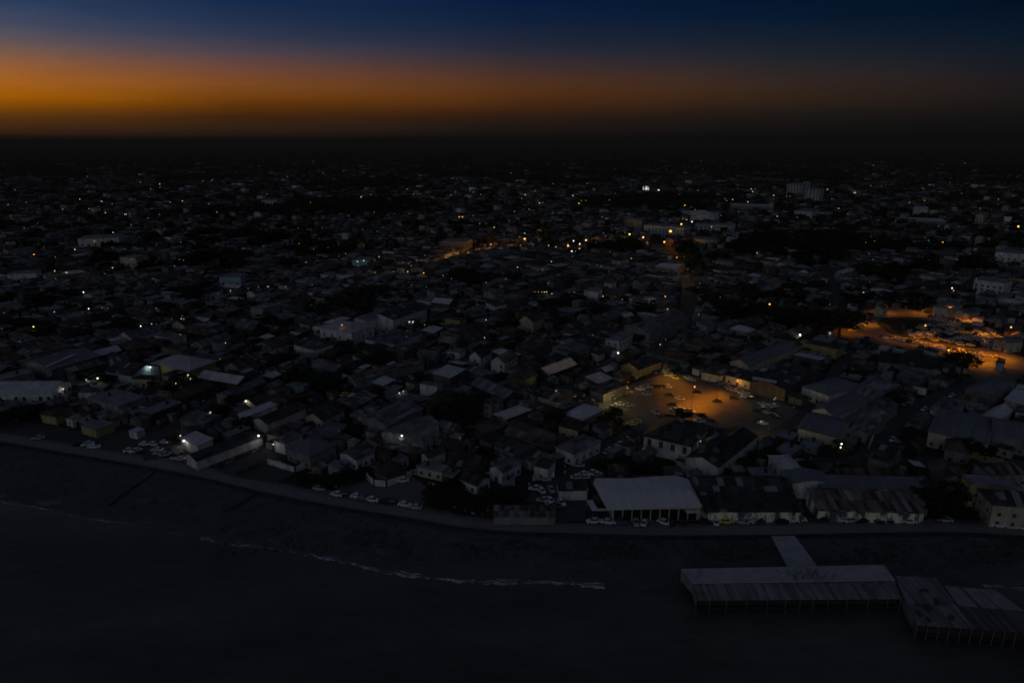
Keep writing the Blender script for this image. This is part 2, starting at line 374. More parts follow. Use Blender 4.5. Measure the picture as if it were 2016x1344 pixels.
def lerp2(A, B, t): return [(a[0]+(b[0]-a[0])*t, a[1]+(b[1]-a[1])*t) for a, b in zip(A, B)]
strip('coast_road', lerp2(rup, rlo, 0.08), lerp2(rup, rlo, 0.97), .008, .008, M['asphalt'])
# wide verge of gravel along the land side of the road
vg = MB(); rr = random.Random(3)
for i in range(len(rup) - 1):
    def off(k, w): 
        a = rup[max(k-1, 0)]; b = rup[min(k+1, len(rup)-1)]; l = math.hypot(b[0]-a[0], b[1]-a[1]) + 1e-6
        return (rup[k][0] - (b[1]-a[1])/l*w, rup[k][1] + (b[0]-a[0])/l*w)
    w0 = 2.2 + 1.2 * math.sin(i * .7) + 0.6 * math.sin(i * 2.1); w1 = 2.2 + 1.2 * math.sin((i+1) * .7) + 0.6 * math.sin((i+1) * 2.1)
    m1 = lerp2(rup, rlo, 0.10)
    vg.quad((*m1[i], .014), (*m1[i+1], .014), (*off(i+1, w1), .014), (*off(i, w0), .014))
tag(vg.obj('road_verge', [M['verge']]), kind='structure')
# seawall: a real drop to the beach with a low parapet
sw = MB()
inn = rlo; 
def offs(A, w):
    out = []
    for k in range(len(A)):
        a = A[max(k-1, 0)]; b = A[min(k+1, len(A)-1)]; l = math.hypot(b[0]-a[0], b[1]-a[1]) + 1e-6
        out.append((A[k][0] + (b[1]-a[1])/l*w, A[k][1] - (b[0]-a[0])/l*w))
    return out
out = offs(rlo, 0.5)
for i in range(len(rlo) - 1):
    sw.quad((*inn[i], .35), (*out[i], .35), (*out[i+1], .35), (*inn[i+1], .35))
    sw.quad((*out[i], -1.6), (*out[i+1], -1.6), (*out[i+1], .35), (*out[i], .35))
    sw.quad((*inn[i+1], 0), (*inn[i], 0), (*inn[i], .35), (*inn[i+1], .35))
tag(sw.obj('seawall', [M['wallc']]), 'low concrete seawall between the coast road and the beach', 'seawall')
# beach: sheet with bumps from the wall foot into the water
bm_ = MB(); NB = 26; rr = random.Random(5); rows = []
for i in range(len(rlo)):
    a = out[i]; b = shr[i]; row = []
    for j in range(NB + 1):
        t = j / NB * 1.25
        x = a[0] + (b[0]-a[0]) * t; y = a[1] + (b[1]-a[1]) * t
        z = -.8 + (WZ + .8) * min(t, 1) ** 1.1 if t <= 1 else WZ - (t - 1) * 8
        if 0 < j and t < 0.93: z += (math.sin(x*.21 + 3*math.sin(y*.13)) * math.cos(y*.33+x*.05)) * 0.22 + rr.uniform(-.10, .10)
        row.append((x, y, z))
    rows.append(row)
bv = [p for r_ in rows for p in r_]; W_ = NB + 1
bf = [(i*W_+j+1, (i+1)*W_+j+1, (i+1)*W_+j, i*W_+j) for i in range(len(rows)-1) for j in range(NB)]
me = bpy.data.meshes.new('beach'); me.from_pydata(bv, [], bf); me.materials.append(M['beach']); me.polygons.foreach_set('use_smooth', [True]*len(bf))
tag(link('beach', me), kind='structure')
# water
mw, nt, b = newmat('sea_water')
tc = N(nt, 'ShaderNodeTexCoord'); mp = N(nt, 'ShaderNodeMapping'); L(nt, tc.outputs['Object'], mp.inputs[0]); mp.inputs['Rotation'].default_value = (0, 0, R(-12)); mp.inputs['Scale'].default_value = (0.35, 1, 1)
n1 = N(nt, 'ShaderNodeTexNoise'); n1.inputs['Scale'].default_value = 0.35; n1.inputs['Detail'].default_value = 6; L(nt, mp.outputs[0], n1.inputs['Vector'])
n2 = N(nt, 'ShaderNodeTexNoise'); n2.inputs['Scale'].default_value = 0.03; n2.inputs['Detail'].default_value = 3; L(nt, mp.outputs[0], n2.inputs['Vector'])
L(nt, ramp(nt, mathn(nt, 'ADD', mathn(nt, 'MULTIPLY', n2.outputs[0], .7), mathn(nt, 'MULTIPLY', n1.outputs[0], .3)), [(0.36, c4(.048, .046, .043)), (0.52, c4(.078, .074, .068)), (0.66, c4(.115, .108, .098))]), b.inputs['Base Color'])
b.inputs['Roughness'].default_value = 0.4; b.inputs['Specular IOR Level'].default_value = 0.22
bp = N(nt, 'ShaderNodeBump'); bp.inputs['Strength'].default_value = 0.5; bp.inputs['Distance'].default_value = 0.6
L(nt, n1.outputs[0], bp.inputs['Height']); L(nt, bp.outputs[0], b.inputs['Normal'])
w = MB(); w.quad((-9000, -9000, WZ), (9000, -9000, WZ), (9000, 1500, WZ), (-9000, 1500, WZ))
wo = w.obj('sea_water', [mw]); tag(wo, kind='structure')
# surf foam: ragged ribbons along the shore, broken where the photo shows none
mf = wall_mat('surf_foam', c4(.62, .68, .72), c4(.16, .19, .21), 0.8, 0.35, 0.62)
fo = MB(); rf = random.Random(11)
fine = resample([P(p[0], p[1], WZ) for p in SHORE], 1500)
def foam_strength(px):
    s = 0.0
    for a, b_, v in ((-60, 95, .45), (95, 175, .2), (165, 250, .35), (330, 395, .12), (395, 540, .55), (540, 600, .25), (600, 760, .9), (760, 1190, 1.3), (1190, 1300, .08), (1935, 2060, .9)):
        if a <= px <= b_: s = max(s, v)
    return s
for lane in range(3):
    ph = rf.uniform(0, 9); prev = None
    for i, p in enumerate(fine):
        px = proj(p[0], p[1], WZ)[0]; s = foam_strength(px)
        n_ = math.sin(i*.11+ph) + .7*math.sin(i*.37+ph*2) + .5*math.sin(i*.83+ph*3) + rf.uniform(-.6, .6)
        wdt = max(0, s * (0.36 + 0.30 * n_)) * (1.0 if lane == 0 else 0.5)
        cy = p[1] + (lane - 0.4) * 1.1 * (0.5 + 0.3 * math.sin(i*.05+ph)) + 0.25 * math.sin(i*.21+ph)
        cur = (p[0], cy - wdt * .6, p[0], cy + wdt * .5, wdt)
        if prev and prev[4] > .03 and cur[4] > .03:
            z = WZ + .02 + lane * .012
            fo.quad((prev[0], prev[1], z), (cur[0], cur[1], z), (cur[2], cur[3], z), (prev[2], prev[3], z))
        prev = cur
tag(fo.obj('surf_foam', [mf]), kind='structure')
# dark damp channels running down the beach
def ribbon(name, pts, w, z, mat, kind='structure', jag=0.0, seed=1):
    m = MB(); rr = random.Random(seed); Lf = []; Rt = []
    pts = resample(pts, max(4, len(pts) * 5))
    for k, p in enumerate(pts):
        a = pts[max(k-1, 0)]; b = pts[min(k+1, len(pts)-1)]; l = math.hypot(b[0]-a[0], b[1]-a[1]) + 1e-6
        nx, ny = -(b[1]-a[1])/l, (b[0]-a[0])/l; ww = w/2 + rr.uniform(-jag, jag)
        Lf.append((p[0]+nx*ww, p[1]+ny*ww)); Rt.append((p[0]-nx*ww, p[1]-ny*ww))
    zz = z if callable(z) else (lambda x, y: z)
    for i in range(len(pts)-1):
        m.quad((*Rt[i], zz(*Rt[i])), (*Rt[i+1], zz(*Rt[i+1])), (*Lf[i+1], zz(*Lf[i+1])), (*Lf[i], zz(*Lf[i])))
    return tag(m.obj(name, [mat]), kind=kind)

# rubble on the beach: uncountable stones
rk = MB(); rr = random.Random(21)
def beach_z(x, y):
    # interpolate between wall and shore by nearest station
    i = min(range(1, len(rlo)-1), key=lambda k: abs(rlo[k][0] - x))
    t = (out[i][1] - y) / max(.1, (out[i][1] - shr[min(range(1, len(shr)-1), key=lambda k: abs(shr[k][0]-x))][1]))
    t = max(0, min(1, t)); return -.8 + (WZ + .8) * t ** 1.1
for (x0, x1, y0, y1, n) in ((1045, 1125, 1078, 1100, 260), (1130, 1540, 1072, 1108, 1500), (560, 760, 1040, 1085, 240), (1610, 2016, 1085, 1125, 500), (780, 1040, 1068, 1110, 420)):
    for _ in range(n):
        px = rr.uniform(x0, x1); py = rr.triangular(y0, y1); x, y = P(px, py, -1.8); z = beach_z(x, y)
        s = rr.uniform(.12, .42) * (1.3 if rr.random() < .1 else 1)
        rk.ball((x, y, z + s * .15), s, rz=rr.uniform(.5, .9))
tag(rk.obj('beach_rocks', [M['rock']]), 'dark rubble scattered over the beach below the seawall', 'rocks', kind='stuff')
weed = MB()
for (x0, x1, y0, y1, n) in ((20, 420, 895, 1000, 120), (430, 820, 985, 1090, 240), (900, 1500, 1062, 1085, 260), (1620, 2016, 1062, 1110, 240)):
    for _ in range(n):
        px = rr.uniform(x0, x1); py = rr.uniform(y0, y1)
        x, y = P(px, py, -1.5)
        z = beach_z(x, y)
        for k in range(7):
            a = rr.uniform(0, 6.28); s = rr.uniform(.2, .6); dx, dy = math.cos(a), math.sin(a); q = (x + rr.uniform(-.8, .8), y + rr.uniform(-.8, .8))
            weed.tri((q[0]-dy*.15, q[1]+dx*.15, z), (q[0]+dy*.15, q[1]-dx*.15, z), (q[0]+dx*s*.6, q[1]+dy*s*.6, z+s*.7))
tag(weed.obj('beach_weeds', [M['leaf']]), 'low dark weeds growing in patches on the beach', 'weeds', kind='stuff')
M['damp'] = ground_mat('damp_sand', [c4(.022, .022, .023), c4(.035, .034, .034), c4(.05, .048, .047)])
for k, pts in enumerate(([(312, 927), (290, 945), (262, 962), (232, 984), (214, 996)], [(508, 970), (490, 985), (462, 1000), (440, 1010)])):
    ribbon('damp_channel', [P(*p, -1.6) for p in pts], 1.0, lambda x, y: beach_z(x, y) + .22, M['damp'], jag=.3, seed=k)

# streets and paved areas
def paved(name, pts, mat, z):
    m = MB(); m.poly([(*P(*p), z) for p in pts][::-1]); o = m.obj(name, [mat])
    return tag(o, kind='structure')
LOT = [(1172, 800), (1205, 772), (1252, 752), (1296, 738), (1350, 736), (1420, 752), (1480, 768), (1540, 792), (1580, 812), (1545, 860), (1480, 858), (1400, 842), (1330, 838), (1258, 850), (1215, 826)]
PLZ = [(1600, 672), (1640, 652), (1690, 612), (1760, 604), (1808, 612), (1840, 622), (1880, 644), (1935, 668), (1980, 690), (2050, 715), (2120, 740), (2120, 770), (2010, 742), (1960, 772), (1915, 745), (1900, 712), (1830, 698), (1740, 690), (1690, 672), (1640, 672)]
ISL = [(1726, 635), (1738, 627), (1781, 624), (1813, 626), (1835, 634), (1872, 649), (1908, 668), (1934, 682), (1911, 684), (1872, 677), (1810, 668), (1763, 660), (1739, 648)]
YARD1 = [(655, 972), (690, 935), (735, 950), (800, 930), (850, 965), (830, 1002), (740, 992)]
YARD2 = [(428, 928), (470, 905), (530, 880), (548, 905), (600, 925), (540, 950), (470, 940)]
YARD3 = [(0, 850), (20, 828), (110, 838), (150, 850), (230, 850), (330, 845), (350, 880), (250, 892), (125, 872)]
YARD4 = [(1010, 1022), (1045, 968), (1070, 945), (1140, 935), (1160, 960), (1150, 1024)]
paved('car_park_paving', LOT, M['plaza'], .02); paved('plaza_paving', PLZ, M['plaza'], .016)
paved('gravel_yard', YARD1, M['verge'], .02); paved('side_yard', YARD2, M['street'], .018); paved('left_yard', YARD3, M['street'], .02); paved('parking_yard', YARD4, M['street'], .02)
isl = MB(); pts = resample([P(*p) for p in ISL + [ISL[0]]], 60)[:-1]
isl.poly([(*p, .16) for p in pts][::-1]); 
for a, b_ in zip(pts, pts[1:] + pts[:1]): isl.quad((*b_, 0), (*a, 0), (*a, .16), (*b_, .16))
tag(isl.obj('plaza_island', [M['grass']]), kind='structure')
for k, q in enumerate(([(1733, 636), (1748, 640), (1772, 662), (1758, 656)], [(1768, 630), (1776, 640), (1800, 666), (1784, 662)])):
    paved('island_path', q, M['street'], .19 + k * .003)
STREETS = [([(1985, 738), (1940, 745), (1890, 765), (1830, 790), (1775, 820), (1735, 870), (1700, 905)], 9), ([(1600, 912), (1700, 908), (1850, 908), (2030, 916)], 9),
           ([(1085, 1025), (1110, 960), (1160, 905), (1215, 868), (1270, 845)], 8), ([(1120, 765), (1190, 718), (1250, 690), (1400, 645), (1560, 606), (1640, 590)], 8),
           ([(640, 800), (740, 757), (880, 722), (1000, 680), (1120, 640)], 8), ([(1352, 640), (1356, 590), (1350, 540), (1330, 505), (1290, 480), (1200, 470)], 12),
           ([(820, 530), (880, 512), (960, 488), (1060, 478), (1180, 476), (1300, 466)], 10), ([(560, 560), (700, 546), (850, 538), (960, 548), (1100, 575), (1220, 590), (1330, 612)], 9),
           ([(300, 905), (330, 850), (420, 790), (520, 735), (640, 690)], 7), ([(400, 908), (470, 880), (560, 840), (640, 800)], 8), ([(1690, 655), (1660, 610), (1640, 560), (1620, 520)], 9),
           ([(1490, 865), (1530, 850), (1600, 800), (1640, 740), (1680, 690)], 6)]
STG = []
for k, (pts, w_) in enumerate(STREETS):
    gp = [P(*p) for p in pts]; STG.append((gp, w_))
    ribbon('street', gp, w_, .010 + .001 * k, M['street'], jag=.3, seed=k)

# ------------------------------------------------------------------ overlap bookkeeping
RECTS = []; GRID = {}; HTS = []
def corners(x, y, a, w, d):
    c, s = math.cos(a), math.sin(a)
    return [(x + c*u - s*v, y + s*u + c*v) for u, v in ((-w/2,-d/2),(w/2,-d/2),(w/2,d/2),(-w/2,d/2))]
def sat(A, B):
    for q in (A, B):
        for i in range(2):
            ex, ey = q[i+1][0]-q[i][0], q[i+1][1]-q[i][1]; nx, ny = -ey, ex
            a = [p[0]*nx+p[1]*ny for p in A]; b = [p[0]*nx+p[1]*ny for p in B]
            if max(a) <= min(b) or max(b) <= min(a): return False
    return True
def cells(q):
    xs = [p[0] for p in q]; ys = [p[1] for p in q]
    for i in range(int(min(xs)//20), int(max(xs)//20)+1):
        for j in range(int(min(ys)//20), int(max(ys)//20)+1): yield (i, j)
def reg(x, y, a, w, d, h=0):
    q = corners(x, y, a, w, d); k = len(RECTS); RECTS.append(q); HTS.append(h)
    for c in cells(q): GRID.setdefault(c, []).append(k)
def clear_of(x, y, z, reach=70):
    """move a lamp out along its line of sight until no roof stands before it (lamps hang outside walls)"""
    d = Vector((-x, -y, H - z)); ln = math.hypot(d.x, d.y); d = d / ln; last = -1.0; t = 0.0
    while t < reach:
        px, py, pz = x + d.x*t, y + d.y*t, z + d.z*t
        for k in GRID.get((int(px//20), int(py//20)), ()):
            if HTS[k] > pz and inpoly(px, py, RECTS[k]): last = t; break
        t += .3
    t = last + .7 if last >= 0 else 0
    return x + d.x*t, y + d.y*t, z + d.z*t
def free(x, y, a, w, d):
    q = corners(x, y, a, w, d); seen = set()
    for c in cells(q):
        for k in GRID.get(c, ()):
            if k not in seen:
                seen.add(k)
                if sat(q, RECTS[k]): return False
    return True
def inpoly(x, y, poly):
    r = False; n = len(poly)
    for i in range(n):
        x1, y1 = poly[i]; x2, y2 = poly[(i+1) % n]
        if (y1 > y) != (y2 > y) and x < (x2-x1)*(y-y1)/(y2-y1)+x1: r = not r
    return r
OPEN = [[P(*p) for p in q] for q in (LOT, PLZ, YARD1, YARD2, YARD3, YARD4)]
def segd(px, py, a, b):
    vx, vy = b[0]-a[0], b[1]-a[1]; t = max(0, min(1, ((px-a[0])*vx+(py-a[1])*vy)/(vx*vx+vy*vy+1e-9)))
    return math.hypot(px-a[0]-t*vx, py-a[1]-t*vy)
def onstreet(x, y, m=0):
    for gp, w_ in STG:
        for a, b in zip(gp, gp[1:]):
            if segd(x, y, a, b) < w_/2 + m: return True
    return False
def seaside(x, y, m=0):
    i = min(range(len(rup)), key=lambda k: abs(rup[k][0]-x)); return y < rup[i][1] + m

# ------------------------------------------------------------------ buildings
WINMESH = {}; SUB = [False]
def win_mesh(w, h, style='pane'):
    k = (round(w, 1), round(h, 1), style, SUB[0])
    if k not in WINMESH:
        m = MB(); f = .09
        m.box(-w/2-f, w/2+f, -.06, .02, -h/2-f, -h/2); m.box(-w/2-f, w/2+f, -.06, .02, h/2, h/2+f)
        m.box(-w/2-f, -w/2, -.06, .02, -h/2, h/2); m.box(w/2, w/2+f, -.06, .02, -h/2, h/2)
        m.box(-w/2-f*2, w/2+f*2, -.14, -.062, -h/2-f*1.7, -h/2-f*.6)
        if not SUB[0]: m.box(-w/2, w/2, -.03, .015, -h/2, h/2, 1)
        m.box(-.03, .03, -.05, -.032, -h/2, h/2, 0)
        WINMESH[k] = m.mesh('window', [M['frame'], M['pane'] if style == 'pane' else M['shutter']])
    return WINMESH[k]
def pane_mesh(w, h, style):
    k = ('pane', round(w, 1), round(h, 1), style)
    if k not in WINMESH:
        m = MB(); m.box(-w/2, w/2, -.03, .015, -h/2, h/2); WINMESH[k] = m.mesh('pane', [M['pane'] if style == 'pane' else M['shutter']])
    return WINMESH[k]
def door_mesh():
    if 'd' not in WINMESH:
        m = MB(); m.box(-.6, .6, -.05, .02, 0, 2.2, 0); m.box(-.7, .7, -.07, -.052, 2.2, 2.32, 1); m.box(.4, .46, -.09, -.052, 1, 1.1, 1)
        WINMESH['d'] = m.mesh('door', [M['door'], M['frame']])
    return WINMESH['d']
def shell(w, d, h, kind, rise, ov=.5, ridge='u'):
    """walls and roof as two meshes in the building's own frame (x along the front, y to the back)"""
    a, b = w/2, d/2; W = MB(); Ro = MB(); t = .12
    if kind == 'flat':
        W.box(-a, a, -b, b, 0, h)
        Ro.box(-a-.1, a+.1, -b-.1, b+.1, h, h+.18)
        for q in ((-a-.1, a+.1, -b-.1, -b+.12), (-a-.1, a+.1, b-.12, b+.1), (-a-.1, -a+.12, -b+.12, b-.12), (a-.12, a+.1, -b+.12, b-.12)): Ro.box(*q, h+.18, h+.18+rise)
        return W, Ro
    if kind == 'gable':
        if ridge == 'u':
            for s in (-1, 1):
                pts = [(s*a, -b, 0), (s*a, b, 0), (s*a, b, h), (s*a, 0, h+rise), (s*a, -b, h)]
                W.poly(pts if s > 0 else pts[::-1])
            W.quad((-a,-b,0),(a,-b,0),(a,-b,h),(-a,-b,h)); W.quad((a,b,0),(-a,b,0),(-a,b,h),(a,b,h))
            e = rise / b * ov
            for s in (-1, 1):
                p = [(-a-ov, s*(b+ov), h-e), (a+ov, s*(b+ov), h-e), (a+ov, 0, h+rise), (-a-ov, 0, h+rise)]
                if s > 0: p = p[::-1]
                Ro.poly([(x, y, z+t) for x, y, z in p]); Ro.poly([(x, y, z+.02) for x, y, z in p][::-1])
                for i in range(4):
                    q, r_ = p[i], p[(i+1) % 4]; Ro.quad((q[0],q[1],q[2]+.02), (r_[0],r_[1],r_[2]+.02), (r_[0],r_[1],r_[2]+t), (q[0],q[1],q[2]+t))
            Ro.box(-a-ov, a+ov, -.18, .18, h+rise+t-.03, h+rise+t+.06)
        else:
            for s in (-1, 1):
                pts = [(a, s*b, 0), (-a, s*b, 0), (-a, s*b, h), (0, s*b, h+rise), (a, s*b, h)]
                W.poly(pts if s > 0 else pts[::-1])
            W.quad((a,-b,0),(a,b,0),(a,b,h),(a,-b,h)); W.quad((-a,b,0),(-a,-b,0),(-a,-b,h),(-a,b,h))
            e = rise / a * ov
            for s in (-1, 1):
                p = [(s*(a+ov), -b-ov, h-e), (s*(a+ov), b+ov, h-e), (0, b+ov, h+rise), (0, -b-ov, h+rise)]
                if s < 0: p = p[::-1]
                Ro.poly([(x, y, z+t) for x, y, z in p]); Ro.poly([(x, y, z+.02) for x, y, z in p][::-1])
                for i in range(4):
                    q, r_ = p[i], p[(i+1) % 4]; Ro.quad((q[0],q[1],q[2]+.02), (r_[0],r_[1],r_[2]+.02), (r_[0],r_[1],r_[2]+t), (q[0],q[1],q[2]+t))
            Ro.box(-.18, .18, -b-ov, b+ov, h+rise+t-.03, h+rise+t+.06)
        return W, Ro
    if kind == 'mono':
        W.quad((-a,-b,0),(a,-b,0),(a,-b,h),(-a,-b,h)); W.quad((a,b,0),(-a,b,0),(-a,b,h+rise),(a,b,h+rise))
        W.quad((a,-b,0),(a,b,0),(a,b,h+rise),(a,-b,h)); W.quad((-a,b,0),(-a,-b,0),(-a,-b,h),(-a,b,h+rise))
        e = rise / (2*b) * ov
        p = [(-a-ov, -b-ov, h-e), (a+ov, -b-ov, h-e), (a+ov, b+ov, h+rise+e), (-a-ov, b+ov, h+rise+e)]
        Ro.poly([(x, y, z+t) for x, y, z in p]); Ro.poly([(x, y, z+.02) for x, y, z in p][::-1])
        for i in range(4):
            q, r_ = p[i], p[(i+1) % 4]; Ro.quad((q[0],q[1],q[2]+.02), (r_[0],r_[1],r_[2]+.02), (r_[0],r_[1],r_[2]+t), (q[0],q[1],q[2]+t))
        return W, Ro
    # hip
    W.box(-a, a, -b, b, 0, h)
    A, B = a+ov, b+ov
    if A >= B: r1, r2 = (-(A-B), 0, h+rise), ((A-B), 0, h+rise)
    else: r1, r2 = (0, -(B-A), h+rise), (0, (B-A), h+rise)
    z = h + .02; t = .1
    Ro.box(-A, A, -B, B, z, z+t)
    c = [(-A,-B,z+t+.003),(A,-B,z+t+.003),(A,B,z+t+.003),(-A,B,z+t+.003)]
    if A >= B: Ro.quad(c[0],c[1],r2,r1); Ro.tri(c[1],c[2],r2); Ro.quad(c[2],c[3],r1,r2); Ro.tri(c[3],c[0],r1)
    else: Ro.tri(c[0],c[1],r1); Ro.quad(c[1],c[2],r2,r1); Ro.tri(c[2],c[3],r2); Ro.quad(c[3],c[0],r1,r2)
    if math.dist(r1, r2) > .3: Ro.tube(r1, r2, .12)
    for p, r_ in ((c[0], r1), (c[1], r2 if A >= B else r1), (c[2], r2), (c[3], r1 if A >= B else r2)): Ro.tube(p, r_, .09)
    return W, Ro
def faces_seen(x, y, a):
    """the sides of a building that look towards the viewer: (name, outward angle)"""
    res = []
    for nme, off in (('front', -math.pi/2), ('right', 0), ('back', math.pi/2), ('left', math.pi)):
        n = (math.cos(a+off), math.sin(a+off))
        if n[0]*(-x) + n[1]*(-y) > 0.12 * math.hypot(x, y): res.append(nme)
    return res
def add_windows(root, x, y, a, w, d, h, floors=1, style='pane', ww=1.1, wh=1.3, gap=3.2, door=True, maxn=40, seed=1, z0=None):
    n = 0; rr = random.Random(seed)
    for side in faces_seen(x, y, a):
        ln = w if side in ('front', 'back') else d
        k = max(1, int((ln - 1) / gap)); rot = {'front': 0, 'right': math.pi/2, 'back': math.pi, 'left': -math.pi/2}[side]
        dpos = rr.randrange(k) if door and side == 'front' else -1
        for fl in range(floors):
            zc = (z0 if z0 is not None else 1.6) + fl * 3.1
            if zc + wh/2 > h - .15: zc = h - .25 - wh/2
            for i in range(k):
                if n >= maxn: return
                t = (i + .5) / k * ln - ln/2
                off = {'front': (t, -d/2-.012), 'right': (w/2+.012, t), 'back': (-t, d/2+.012), 'left': (-w/2-.012, -t)}[side]
                if i == dpos and fl == 0:
                    o = link('door', door_mesh(), root); o.location = (off[0], off[1], 0); o.rotation_euler = (0, 0, rot)
                elif rr.random() < .93:
                    o = link('window', win_mesh(ww, wh, style), root); o.location = (off[0], off[1], zc); o.rotation_euler = (0, 0, rot)
                    if SUB[0]: link('pane', pane_mesh(ww, wh, style), o)
                n += 1
def place(px3, h, z=0):
    """rectangle through three eave corners; the two measured sides share the angle error"""
    A, B, D = [P(p[0], p[1], h) for p in px3]
    w = math.hypot(B[0]-A[0], B[1]-A[1]); d = math.hypot(D[0]-B[0], D[1]-B[1])
    a1 = math.atan2(B[1]-A[1], B[0]-A[0]); a2 = math.atan2(D[1]-B[1], D[0]-B[0]) - math.pi/2
    df = (a2 - a1 + math.pi) % (2*math.pi) - math.pi
    c = abs(math.cos(df)); a = a1 + df * d / (w + d)
    k = 1 - (1 - c) * .6; w *= k; d *= k
    mx, my = (A[0]+D[0])/2, (A[1]+D[1])/2      # centre: midpoint of the diagonal
    return mx, my, a, w, d
def building(name, label, cat, px3, h, kind, rise, wall, roof, ridge='u', ov=.5, win=None, regm=.3):
    cx, cy, a, w, d = place(px3, h)
    w_, d_ = max(2, w - 2*ov), max(2, d - 2*ov)
    W, Ro = shell(w_, d_, h, kind, rise, ov, ridge)
    root = empty(name, (cx, cy, 0), a); tag(root, label, cat)
    W.obj('wall', [WALLS.get(wall) or M[wall]], root); Ro.obj('roof', [ROOFS.get(roof) or M[roof]], root)
    if win is not None: SUB[0] = True; add_windows(root, cx, cy, a, w_, d_, h, seed=int(cx*7+cy), **win); SUB[0] = False
    reg(cx, cy, a, w + regm, d + regm, h + rise*.7)
    root['_'] = 0; del root['_']
    return root, cx, cy, a, w_, d_
B = building
def solo(o, name):  # helper for detail meshes added to a root
    return o

canopy_later = []
# --- the seafront row
r, cx, cy, a, w_, d_ = B('warehouse', 'large pale hipped warehouse with an open dark front facing the coast road', 'warehouse', [(1197, 1003), (1381, 996), (1358, 941)], 5.2, 'hip', 1.6, 'cream', 'roof_white', ov=.8)
for o_ in list(r.children):
    if o_.name.startswith('roof'): bpy.data.objects.remove(o_)
def loc_(px, py, z):
    x, y = P(px, py, z); dx, dy = x - cx, y - cy; return (dx*math.cos(a) + dy*math.sin(a), -dx*math.sin(a) + dy*math.cos(a), z)
hz5 = 5.3
e1, e2, e3, e4, e5, e6 = loc_(1196, 1003, hz5), loc_(1383, 996, hz5), loc_(1356, 943, hz5), loc_(1330, 935, hz5+.5), loc_(1172, 941, hz5+.3), loc_(1168, 950, hz5)
k1, k2, k3 = loc_(1200, 972, 7.0), loc_(1362, 966, 7.0), loc_(1238, 941, 7.4)
m = MB(); m.quad(e1, e2, k2, k1); m.tri(e2, e3, k2); m.poly([k2, e3, e4]); m.poly([k1, k2, k3]); m.poly([k2, e4, k3]); m.tri(k1, k3, e5); m.tri(e6, k1, e5); m.tri(e6, e1, k1)
for p_, q_ in ((e1, e2), (e2, e3), (e3, e4), (e5, e6), (e6, e1)): m.quad((p_[0], p_[1], p_[2]-.3), (q_[0], q_[1], q_[2]-.3), q_, p_)
m.obj('roof', [M['roof_white']], r)
# dark sheets for the shade of open bays, between columns along its front
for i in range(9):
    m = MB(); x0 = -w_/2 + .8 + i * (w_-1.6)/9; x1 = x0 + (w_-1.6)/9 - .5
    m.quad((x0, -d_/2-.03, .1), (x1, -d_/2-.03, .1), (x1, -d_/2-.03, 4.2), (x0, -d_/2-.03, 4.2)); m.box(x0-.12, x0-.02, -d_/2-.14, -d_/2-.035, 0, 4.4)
    m.obj('shaded_bay', [M['pane']], r)
m = MB(); m.box(-2.6, 2.6, -.4, .4, 6.85, 7.05); m.tube((-4, 1.5, 6.9), (-4, 1.5, 8.0), .12); m.obj('roof_vent', [M['pole']], r)
def canopy(label, pts, z, posts=True, name='canopy', mat='roof_white'):
    g_ = [P(*p, z) for p in pts]; cx = sum(p[0] for p in g_)/len(g_); cy = sum(p[1] for p in g_)/len(g_)
    root = empty(name, (cx, cy, 0)); tag(root, label, 'canopy'); m = MB()
    q = [(p[0]-cx, p[1]-cy) for p in g_]; n = len(q)
    ar = sum(q[i][0]*q[(i+1) % n][1]-q[(i+1) % n][0]*q[i][1] for i in range(n))
    if ar < 0: q = q[::-1]
    m.poly([(*p, z) for p in q]); m.poly([(*p, z-.2) for p in q][::-1])
    for i in range(n): m.quad((*q[i], z-.2), (*q[(i+1) % n], z-.2), (*q[(i+1) % n], z), (*q[i], z))
    m.obj('roof', [ROOFS.get(mat) or M[mat]], root)
    for p in q:
        m = MB(); m.tube((p[0]*.93, p[1]*.93, 0), (p[0]*.93, p[1]*.93, z-.2), .1); m.obj('post', [M['pole']], root)
    xs = [p[0] for p in g_]; ys = [p[1] for p in g_]; reg(cx, cy, 0, max(xs)-min(xs), max(ys)-min(ys))
    return root
canopy('small white L-shaped porch roof at the left front of the pale warehouse', [(1154, 984), (1166, 983), (1176, 1000), (1197, 1000), (1197, 1004), (1166, 1004)], 4.2)
canopy('white flat porch roof at the right front of the pale warehouse', [(1345, 999), (1372, 998), (1381, 1008), (1352, 1009)], 4.0)
B('shed', 'long dark tin shed with a patchy white and yellow street wall', 'shed', [(1384, 1009), (1582, 1007), (1562, 976)], 4.0, 'mono', 1.6, 'patchwall', 'dark', ov=.4)
B('warehouse', 'black roofed warehouse behind the long dark seafront shed', 'warehouse', [(1372, 968), (1560, 966), (1540, 934)], 5.5, 'gable', 2.0, 'grey', 'dark', ov=.4)
B('shed', 'long seafront shed with a striped rusty roof and patchy pale street wall', 'shed', [(1606, 1008), (1816, 1008), (1792, 974)], 4.0, 'mono', 2.2, 'patchwall', 'striped', ov=.4)
B('warehouse', 'long warehouse with a slate grey roof band behind the striped rusty shed', 'warehouse', [(1618, 968), (1826, 972), (1800, 944)], 5.5, 'mono', 1.2, 'grey', 'roof_slate', ov=.4)
B('warehouse', 'pale roofed warehouse with a white side wall left of the striped shed', 'warehouse', [(1560, 952), (1640, 952), (1618, 926)], 6.0, 'gable', 1.2, 'white', 'roof_slate', ridge='v', ov=.3)
B('low_building', 'low brown roofed building behind the slate grey warehouse roof', 'building', [(1648, 938), (1780, 938), (1765, 921)], 5.0, 'gable', 1.6, 'brown', 'rust', ov=.4)
B('house', 'cream walled two storey house with a dark hipped roof at the right edge', 'house', [(1948, 998), (2040, 998), (2020, 965)], 8.0, 'hip', 3.0, 'cream', 'dark', win=dict(floors=2, style='shutter', gap=3.6))
